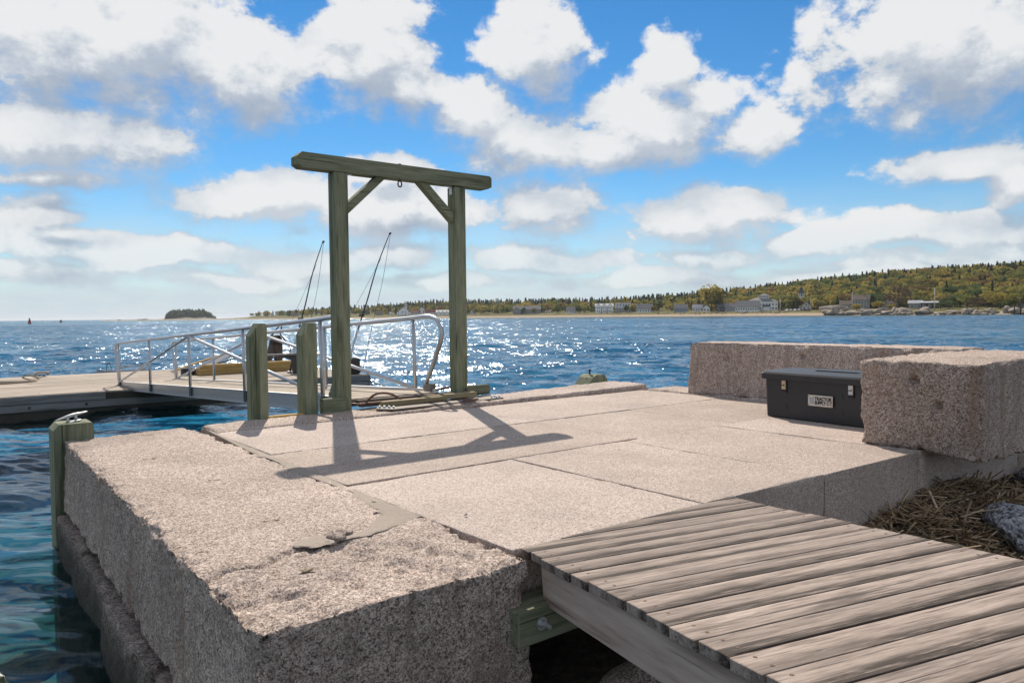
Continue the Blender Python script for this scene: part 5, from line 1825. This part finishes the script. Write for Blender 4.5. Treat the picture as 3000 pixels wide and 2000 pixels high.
# church
a = az_x(2348)
cr_ = thing('church', 'white church with belfry tower and dark pyramid roof', 'church', far_p(a, 95), -a)
gable_walls(8, 14, 4.5, 4.0, 'y', 3.0, 6).build('wall', HM['white'], cr_)
gable_roof(8, 14, 4.5, 4.0, 'y', 3.0, 6).build('roof', HM['dark_roof'], cr_)
MB().box(-2.0, 2.0, -3.5, 0.5, -2, 9.6).build('tower', HM['white'], cr_)
for x in (-1.75, -0.6, 0.6, 1.75):
    MB().box(x - 0.22, x + 0.22, -3.4, -2.96, 9.6, 12.4).build('belfry_post', HM['white'], cr_)
    MB().box(x - 0.22, x + 0.22, -0.2, 0.24, 9.6, 12.4).build('belfry_post', HM['white'], cr_)
MB().box(-1.2, 1.2, -2.7, -0.5, 9.6, 12.4).build('bell_chamber', HM['dark'], cr_)
hip_roof(4.0, 4.0, 12.7, 5.0, 0, -1.5, 0.3).build('belfry_roof', HM['dark_roof'], cr_)
window(cr_, 0, 5.5, 0.9, 1.8, -3.5)
house_site(2348, 30, 60)
house(2362, 24, 52, 'small cream gabled cottage beside the parked cars', 'cream', 'dark_roof', 1, 'y', rise=3.0)
house(2475, 34, 60, 'low brown roofed house left of the tall shore pole', 'cream', 'brown_roof', 1, 'x')
r, w, h, dp, ro = house(2522, 46, 62, 'weathered grey two storey house right of the tall shore pole', 'grey', 'brown_roof', 2, 'x', win=6, chim=2)
house(2588, 24, 40, 'small blue-grey boathouse with white gable trim', 'blue', 'grey_roof', 1, 'y', rise=2.0)
house(2612, 20, 55, 'low brown cottage right of the blue-grey boathouse', 'cream', 'brown_roof', 1, 'x')
house(2682, 36, 46, 'low pale roofed boathouse under the bare round tree', 'grey', 'pale_roof', 1, 'x', rise=1.6)
house(2724, 46, 50, 'long flat grey shed beside the tallest shore pole', 'dark', 'pale_roof', 1, 'x', rise=0.8, win=3)
house(2995, 24, 36, 'small brown roofed shed at the far right edge', 'cream', 'brown_roof', 1, 'x')


# ---- poles
def pole(x, t, hpx, label, mat='oldwood', arm=True):
    a = az_x(x)
    d = float(shore_d(a)) + t
    h = hpx * d / 2200.0
    r = thing('utility_pole', label, 'pole', far_p(a, t), -a)
    MB().tube([(0, 0, -1), (0, 0, h)], [0.26, 0.17], 8).build('pole', M[mat], r, smooth=True)
    if arm:
        MB().box(-1.1, 1.1, -0.1, 0.1, h - 1.0, h - 0.75).build('cross_arm', M[mat], r)
    CLEAR.append((x - 4, x + 4, -20, t + 3))


M['polegrey'] = m_plain('bleached pole', (0.5, 0.48, 0.45), 0.8)
pole(2497, 22, 50, 'tall bleached pole left of the weathered grey house', 'polegrey', False)
pole(2738, 24, 56, 'tallest bleached pole on the right shore', 'polegrey', False)
pole(2376, 24, 34, 'utility pole right of the parked cars', 'polegrey')
pole(2404, 40, 24, 'short utility pole left of the round rock ledge', 'oldwood')
pole(2286, 24, 36, 'white flagpole right of the inn', 'polegrey', False)
pole(1447, 30, 26, 'white pole right of the far hoist frame leg', 'polegrey', False)
pole(1957, 40, 20, 'short pale pole left of the blue-grey cottage', 'polegrey', False)
pole(2793, 30, 14, 'short pale post right of the tallest pole', 'polegrey', False)
pole(1150, 40, 30, 'thin pole left of the station house', 'polegrey')
for x, hp, lab in ((2972, 24, 'shorter dark piling standing in the water at the right edge'), (2990, 36, 'taller dark piling standing in the water at the right edge')):
    a = az_x(x)
    d = float(shore_d(a)) - 6
    h = hp * d / 2200
    o = MB().tube([(0, 0, -1.5), (0, 0, h - 0.2), (0, 0, h)], [0.32, 0.28, 0.2], 8).build('piling', M['foul'], None, smooth=True, loc=(math.sin(a) * d, math.cos(a) * d, 0))
    tag(o, lab, 'piling')

# ---- parked cars
CARM = [m_clap('car white', (0.7, 0.7, 0.7), 0.25), m_clap('car silver', (0.42, 0.43, 0.45), 0.25), m_clap('car dark', (0.04, 0.045, 0.055), 0.25)]


def car(x, t, ci, yaw, label):
    a = az_x(x)
    r = thing('parked_car', label, 'car', far_p(a, t), -a + R(yaw), 'cars parked behind the beach')
    prof_ = [(-2.2, 0.35), (2.2, 0.35), (2.2, 0.78), (1.3, 0.95), (0.75, 1.45), (-1.0, 1.48), (-1.75, 1.0), (-2.2, 0.95)]
    MB().prism(prof_, 1, -0.86, 0.86).build('body', CARM[ci], r)
    MB().prism([(1.12, 0.98), (0.68, 1.40), (-0.95, 1.42), (-1.5, 1.02)], 1, -0.875, 0.875).build('side_window', HM['glass'], r)
    for sx_ in (-1.35, 1.35):
        for sy_ in (-0.8, 0.8):
            w_ = MB().tube([(sx_, sy_ - 0.1, 0.33), (sx_, sy_ + 0.1, 0.33)], 0.33, 12).build('wheel', M['black'], r)
            MB().tube([(sx_, sy_ - 0.11, 0.33), (sx_, sy_ + 0.11, 0.33)], 0.18, 10).build('rim', M['galv'], w_)
    for sy_ in (-0.6, 0.6):
        MB().box(2.19, 2.22, sy_ - 0.16, sy_ + 0.16, 0.62, 0.74).build('headlight', TRIM, r)


for i, (x, ci, lab) in enumerate([(2308, 0, 'white car leftmost in the parked row by the church'), (2320, 1, 'silver car second from left in the parked row'),
                                  (2332, 0, 'white car third from left in the parked row'), (2344, 1, 'silver car fourth from left in the parked row'),
                                  (2356, 2, 'dark car second from right in the parked row'), (2368, 2, 'dark car rightmost in the parked row')]):
    car(x, 30, ci, 62, lab)
CLEAR.append((2295, 2378, -20, 42))

# ---- shore boulders
RKM = [ico_rock(400 + i, 3, ((1.3, 0.8, 0.5), (1, 0.9, 0.55), (1.6, 0.8, 0.42), (0.9, 0.8, 0.7))[i], 0.5) for i in range(4)]
for q in RKM:
    q.materials.append(M['ledge'])
rg = random.Random(31)
for i in range(120):
    x = rg.uniform(2420, 3060)
    big = rg.random() < 0.22
    t = rg.uniform(-1, 9) if not big else rg.uniform(2, 9)
    a = az_x(x)
    s_ = rg.uniform(2.6, 5.0) if big else rg.uniform(0.9, 2.2)
    o = link('shore_boulder', RKM[i % 4], None, None, far_p(a, t, -0.3 * s_ * 0.6), rg.uniform(0, 6.3))
    o.scale = (s_, s_, s_ * rg.uniform(0.7, 1.1))
    tag(o, 'large pale boulder of the rocky shore below the hillside' if big else 'small pale boulder of the rocky shore below the hillside', 'boulder',
        'large boulders on the far shore' if big else 'small boulders on the far shore')
a = az_x(2450)
o = link('rock_outcrop', ico_rock(430, 3, (1.5, 0.8, 0.55), 0.4), M['ledge'], None, far_p(a, 22, -1.0), -a)
o.scale = (7.5, 6, 5.5)
tag(o, 'rounded grey rock outcrop left of the tall shore pole', 'rock')
CLEAR.append((2415, 2495, -20, 30))
for i in range(95):                     # riprap in front of the village
    x = rg.uniform(1990, 2300) if i < 75 else rg.uniform(1790, 1990)
    a = az_x(x)
    s_ = rg.uniform(0.5, 1.1)
    o = link('riprap_stone', RKM[i % 4], None, None, far_p(a, rg.uniform(13, 24), -0.2), rg.uniform(0, 6.3))
    o.scale = (s_, s_, s_)
    tag(o, 'grey riprap stone along the top of the beach', 'stone', 'riprap along the beach')

# ---- special trees and shrubs
a = az_x(2085)
tree(far_p(a, 52), 23.0, 'b', 2, 1, 1.1, 'big orange-yellow tree towering over the white cottages')
a = az_x(2098)
tree(far_p(a, 56), 20.0, 'b', 0, 0, 1.0, 'olive tree merging with the right side of the big orange tree')
M['twig'] = m_leaf('bare twigs', (0.12, 0.085, 0.06))
me = mesh_np('crown', *broad_crown(520, 26, 34, 0.03, 0.62, 0.15, 0.9))
me.materials.append(M['twig'])
CROWN[('b', 9, 0)] = me
tree(far_p(az_x(2632), 52), 16.0, 'b', 9, 0, 1.15, 'bare brown round tree above the boathouses')
tree(far_p(az_x(2865), 30), 7.5, 'b', 9, 0, 1.5, 'low bare brown shrub tree on the right shore')
tree(far_p(az_x(1915), 46), 6.5, 'b', 1, 2, 1.0, 'bright red small tree right of the low white cottage')
tree(far_p(az_x(2573), 26), 6.0, 'b', 2, 1, 1.5, 'bright yellow-orange shrub left of the blue-grey boathouse')
tree(far_p(az_x(2510), 24), 4.5, 'b', 0, 1, 1.6, 'yellow shrub at the foot of the tall shore pole')
tree(far_p(az_x(2613), 30), 4.0, 'b', 3, 1, 1.5, 'low yellow shrub right of the blue-grey boathouse')
tree(far_p(az_x(2780), 30), 4.8, 'b', 2, 3, 2.2, 'dark green rounded shrub right of the tallest pole')
tree(far_p(az_x(2755), 32), 3.6, 'b', 2, 3, 2.4, 'flat dark green shrub beside the tallest pole')
tree(far_p(az_x(2930), 32), 8.5, 'b', 2, 1, 1.9, 'broad yellow-green thicket near the right edge')
tree(far_p(az_x(2990), 30), 8.5, 'b', 0, 0, 1.8, 'broad olive thicket at the right edge')
tree(far_p(az_x(2955), 24), 4.5, 'b', 1, 3, 2.0, 'dark green shrub in front of the yellow-green thicket')
tree(far_p(az_x(1745), 40), 5.0, 'b', 2, 3, 1.4, 'dark green shrub left of the three-gabled house')
tree(far_p(az_x(1836), 34), 8.0, 'b', 1, 3, 0.9, 'dark green shrub before the skylit grey house')
tree(far_p(az_x(1535), 42), 8.0, 'b', 1, 3, 0.9, 'dark green cedar before the long grey house')
tree(far_p(az_x(1565), 40), 7.0, 'b', 3, 0, 1.1, 'olive shrub before the right end of the long grey house')
tree(far_p(az_x(1633), 42), 8.0, 'b', 0, 3, 1.0, 'dark green tree between pergola and beach cottage')
tree(far_p(az_x(1694), 40), 8.5, 'b', 1, 3, 0.9, 'dark green tree right of the small beach cottage')

# ---- the wood
rs = np.random.RandomState(77)


def clear_of(x, t):
    for x0, x1, t0, t1 in CLEAR:
        if x0 < x < x1 and t0 < t < t1:
            return False
    return True


cand = []
while len(cand) < 3100:
    x = 735 + (3120 - 735) * rs.uniform() ** 0.8
    t = 40 + 330 * rs.uniform() ** 0.85
    if t < 62 and rs.uniform() > 0.45:
        continue
    if x < 900 and t > 200:
        continue
    if not clear_of(x, t):
        continue
    a = az_x(x)
    d = shore_d(a) + t
    up = np.clip((t - 90) / 230, 0, 1)
    pc = 0.06 + 0.26 * up if x > 2150 else 0.22 + 0.6 * up
    if x < 1150:
        pc = 0.55
    if up > 0.8:
        pc += 0.3
    if t < 75:
        pc *= 0.3
    u = rs.uniform()
    patch = float(vnoise(np.array([[x / 55.0, t / 40.0, 0.0]]), 5)[0])
    if u < pc:
        k = 4
        h = rs.uniform(6.5, 12.5)
    else:
        v = rs.uniform() * 0.75 + patch * 0.45
        k = 3 if v < 0.34 else 0 if v < 0.66 else 1 if v < 0.92 else 2
        h = rs.uniform(7, 12)
    if t < 75:
        h *= 0.75
    cand.append((h / d, x, t, k, h))
cand.sort(reverse=True)
nb = ns = 0
rest = []
for (sz, x, t, k, h) in cand:
    a = az_x(x)
    if k == 4 and ns < 230:
        tree(far_p(a, t), h, 's', ns % 3, 4, rs.uniform(0.85, 1.2), rz=rs.uniform(0, 6.3))
        ns += 1
    elif k < 4 and nb < 270:
        tree(far_p(a, t), h, 'b', nb % 4, k, rs.uniform(1.0, 1.5), rz=rs.uniform(0, 6.3))
        nb += 1
    else:
        rest.append((a, t, k, h))


def merged_wood(name, label, items):
    Vs, Fs, Ms, b = [], [], [], 0
    for (p, k, h) in items:
        V, F = SPS[rs.randint(3)] if k == 4 else BRS[rs.randint(4)]
        th = rs.uniform(0, 6.28)
        c, s_ = math.cos(th), math.sin(th)
        wd = rs.uniform(0.95, 1.45) if k < 4 else rs.uniform(0.85, 1.25)
        Q = np.stack([(V[:, 0] * c - V[:, 1] * s_) * wd, (V[:, 0] * s_ + V[:, 1] * c) * wd, V[:, 2]], 1) * h
        Vs.append(Q + np.array(p))
        Fs.append(F + b)
        Ms.append(np.full(len(F), k, np.int32))
        b += len(V)
    me = mesh_np(name, np.concatenate(Vs), np.concatenate(Fs))
    for m in LEAF:
        me.materials.append(m)
    me.polygons.foreach_set('material_index', np.concatenate(Ms))
    return tag(link(name, me), label, kind='stuff')


merged_wood('hillside_wood', 'mixed autumn wood covering the hill across the water', [(tuple(far_p(a, t)), k, h) for a, t, k, h in rest])

# ---- island on the horizon
def isl_p(x, d, z):
    a = az_x(x)
    return (math.sin(a) * d, math.cos(a) * d, z)


ID = 2000.0
prof_x = [445, 470, 490, 520, 560, 600, 620, 634, 645]
prof_z = [-1, 2.0, 4, 8, 11, 10, 6, 1.5, -1]
V, F = [], []
nj = 9
for i, x in enumerate(np.linspace(440, 648, 50)):
    zc = np.interp(x, prof_x, prof_z)
    for j in range(nj):
        q = j / (nj - 1)
        zz = zc * math.sin(math.pi * min(q * 1.25, 1.0) * 0.5) if q < 0.8 else zc * (1 - (q - 0.8) * 4)
        V.append(isl_p(x, ID + q * 160, zz - 0.8 * (j == 0) + 0.6 * math.sin(x * 0.7 + j)))
I = np.arange(50 * nj).reshape(50, nj)
qd = np.stack([I[:-1, :-1], I[:-1, 1:], I[1:, 1:], I[1:, :-1]], -1).reshape(-1, 4)[:, ::-1]
tag(link('island', mesh_np('island', np.array(V), qd, True), M['ledge']), 'low rocky island ground on the horizon', kind='structure')
its = []
for i in range(300):
    x = rs.uniform(486, 634)
    q = rs.uniform(0.25, 0.8)
    zc = np.interp(x, prof_x, prof_z) * math.sin(math.pi * min(q * 1.25, 1) * 0.5)
    k = 4 if rs.uniform() < 0.85 else 3
    its.append((isl_p(x, ID + q * 160, zc - 0.8), k, rs.uniform(8, 21) * np.interp(x, [486, 505, 600, 634], [0.6, 1, 0.9, 0.35])))
merged_wood('island_wood', 'dark spruce wood on the small island', its)
o = link('islet', ico_rock(440, 3, (1, 0.4, 0.12), 0.3), M['ledge'], None, isl_p(418, 1900, -0.5), 0.2)
o.scale = (14, 14, 18)
tag(o, 'low bare islet left of the wooded island', 'islet')
o = link('islet', ico_rock(441, 3, (1, 0.4, 0.2), 0.3), M['ledge'], None, isl_p(350, 1900, -0.5), 0.2)
o.scale = (4, 4, 8)
tag(o, 'tiny dark rock on the horizon left of the islet', 'islet')
# channel buoys
m_, nt_ = new_mat('red buoy paint')
out_p(nt_, (0.30, 0.025, 0.025), 0.45)
bu = thing('channel_buoy', 'red conical channel buoy on the left horizon', 'buoy', isl_p(88, 620, 0.0), 0)
MB().tube([(0, 0, -0.8), (0, 0, 0.5), (0, 0, 0.55), (0, 0, 3.4), (0, 0, 3.7)], [1.2, 1.2, 1.0, 0.35, 0.1], 14).build('float', m_, bu, smooth=False)
MB().tube([(0, 0, 3.7), (0, 0, 4.2)], 0.08, 6).build('lifting_eye', M['darkmetal'], bu)
bu = thing('channel_buoy', 'small dark can buoy right of the red buoy', 'buoy', isl_p(180, 900, 0.0), 0)
MB().tube([(0, 0, -0.8), (0, 0, 0.4), (0, 0, 0.45), (0, 0, 2.2)], [1.2, 1.2, 0.9, 0.9], 14).build('float', M['foul'], bu)
MB().tube([(0, 0, 2.2), (0, 0, 2.7)], 0.08, 6).build('lifting_eye', M['darkmetal'], bu)


# ------------------------------------------------------------------ sea air
m_, nt_ = new_mat('sea air')
pv = N(nt_, 'ShaderNodeVolumePrincipled', {'Color': (0.86, 0.93, 1.0, 1), 'Density': 0.00006, 'Anisotropy': 0.25})
N(nt_, 'ShaderNodeOutputMaterial', {1: pv.outputs[0]})
hz = MB().box(-41000, 41000, -3500, 46000, -2.6, 75.0).build('haze', m_)
tag(hz, 'thin bright sea haze over the bay', kind='stuff')
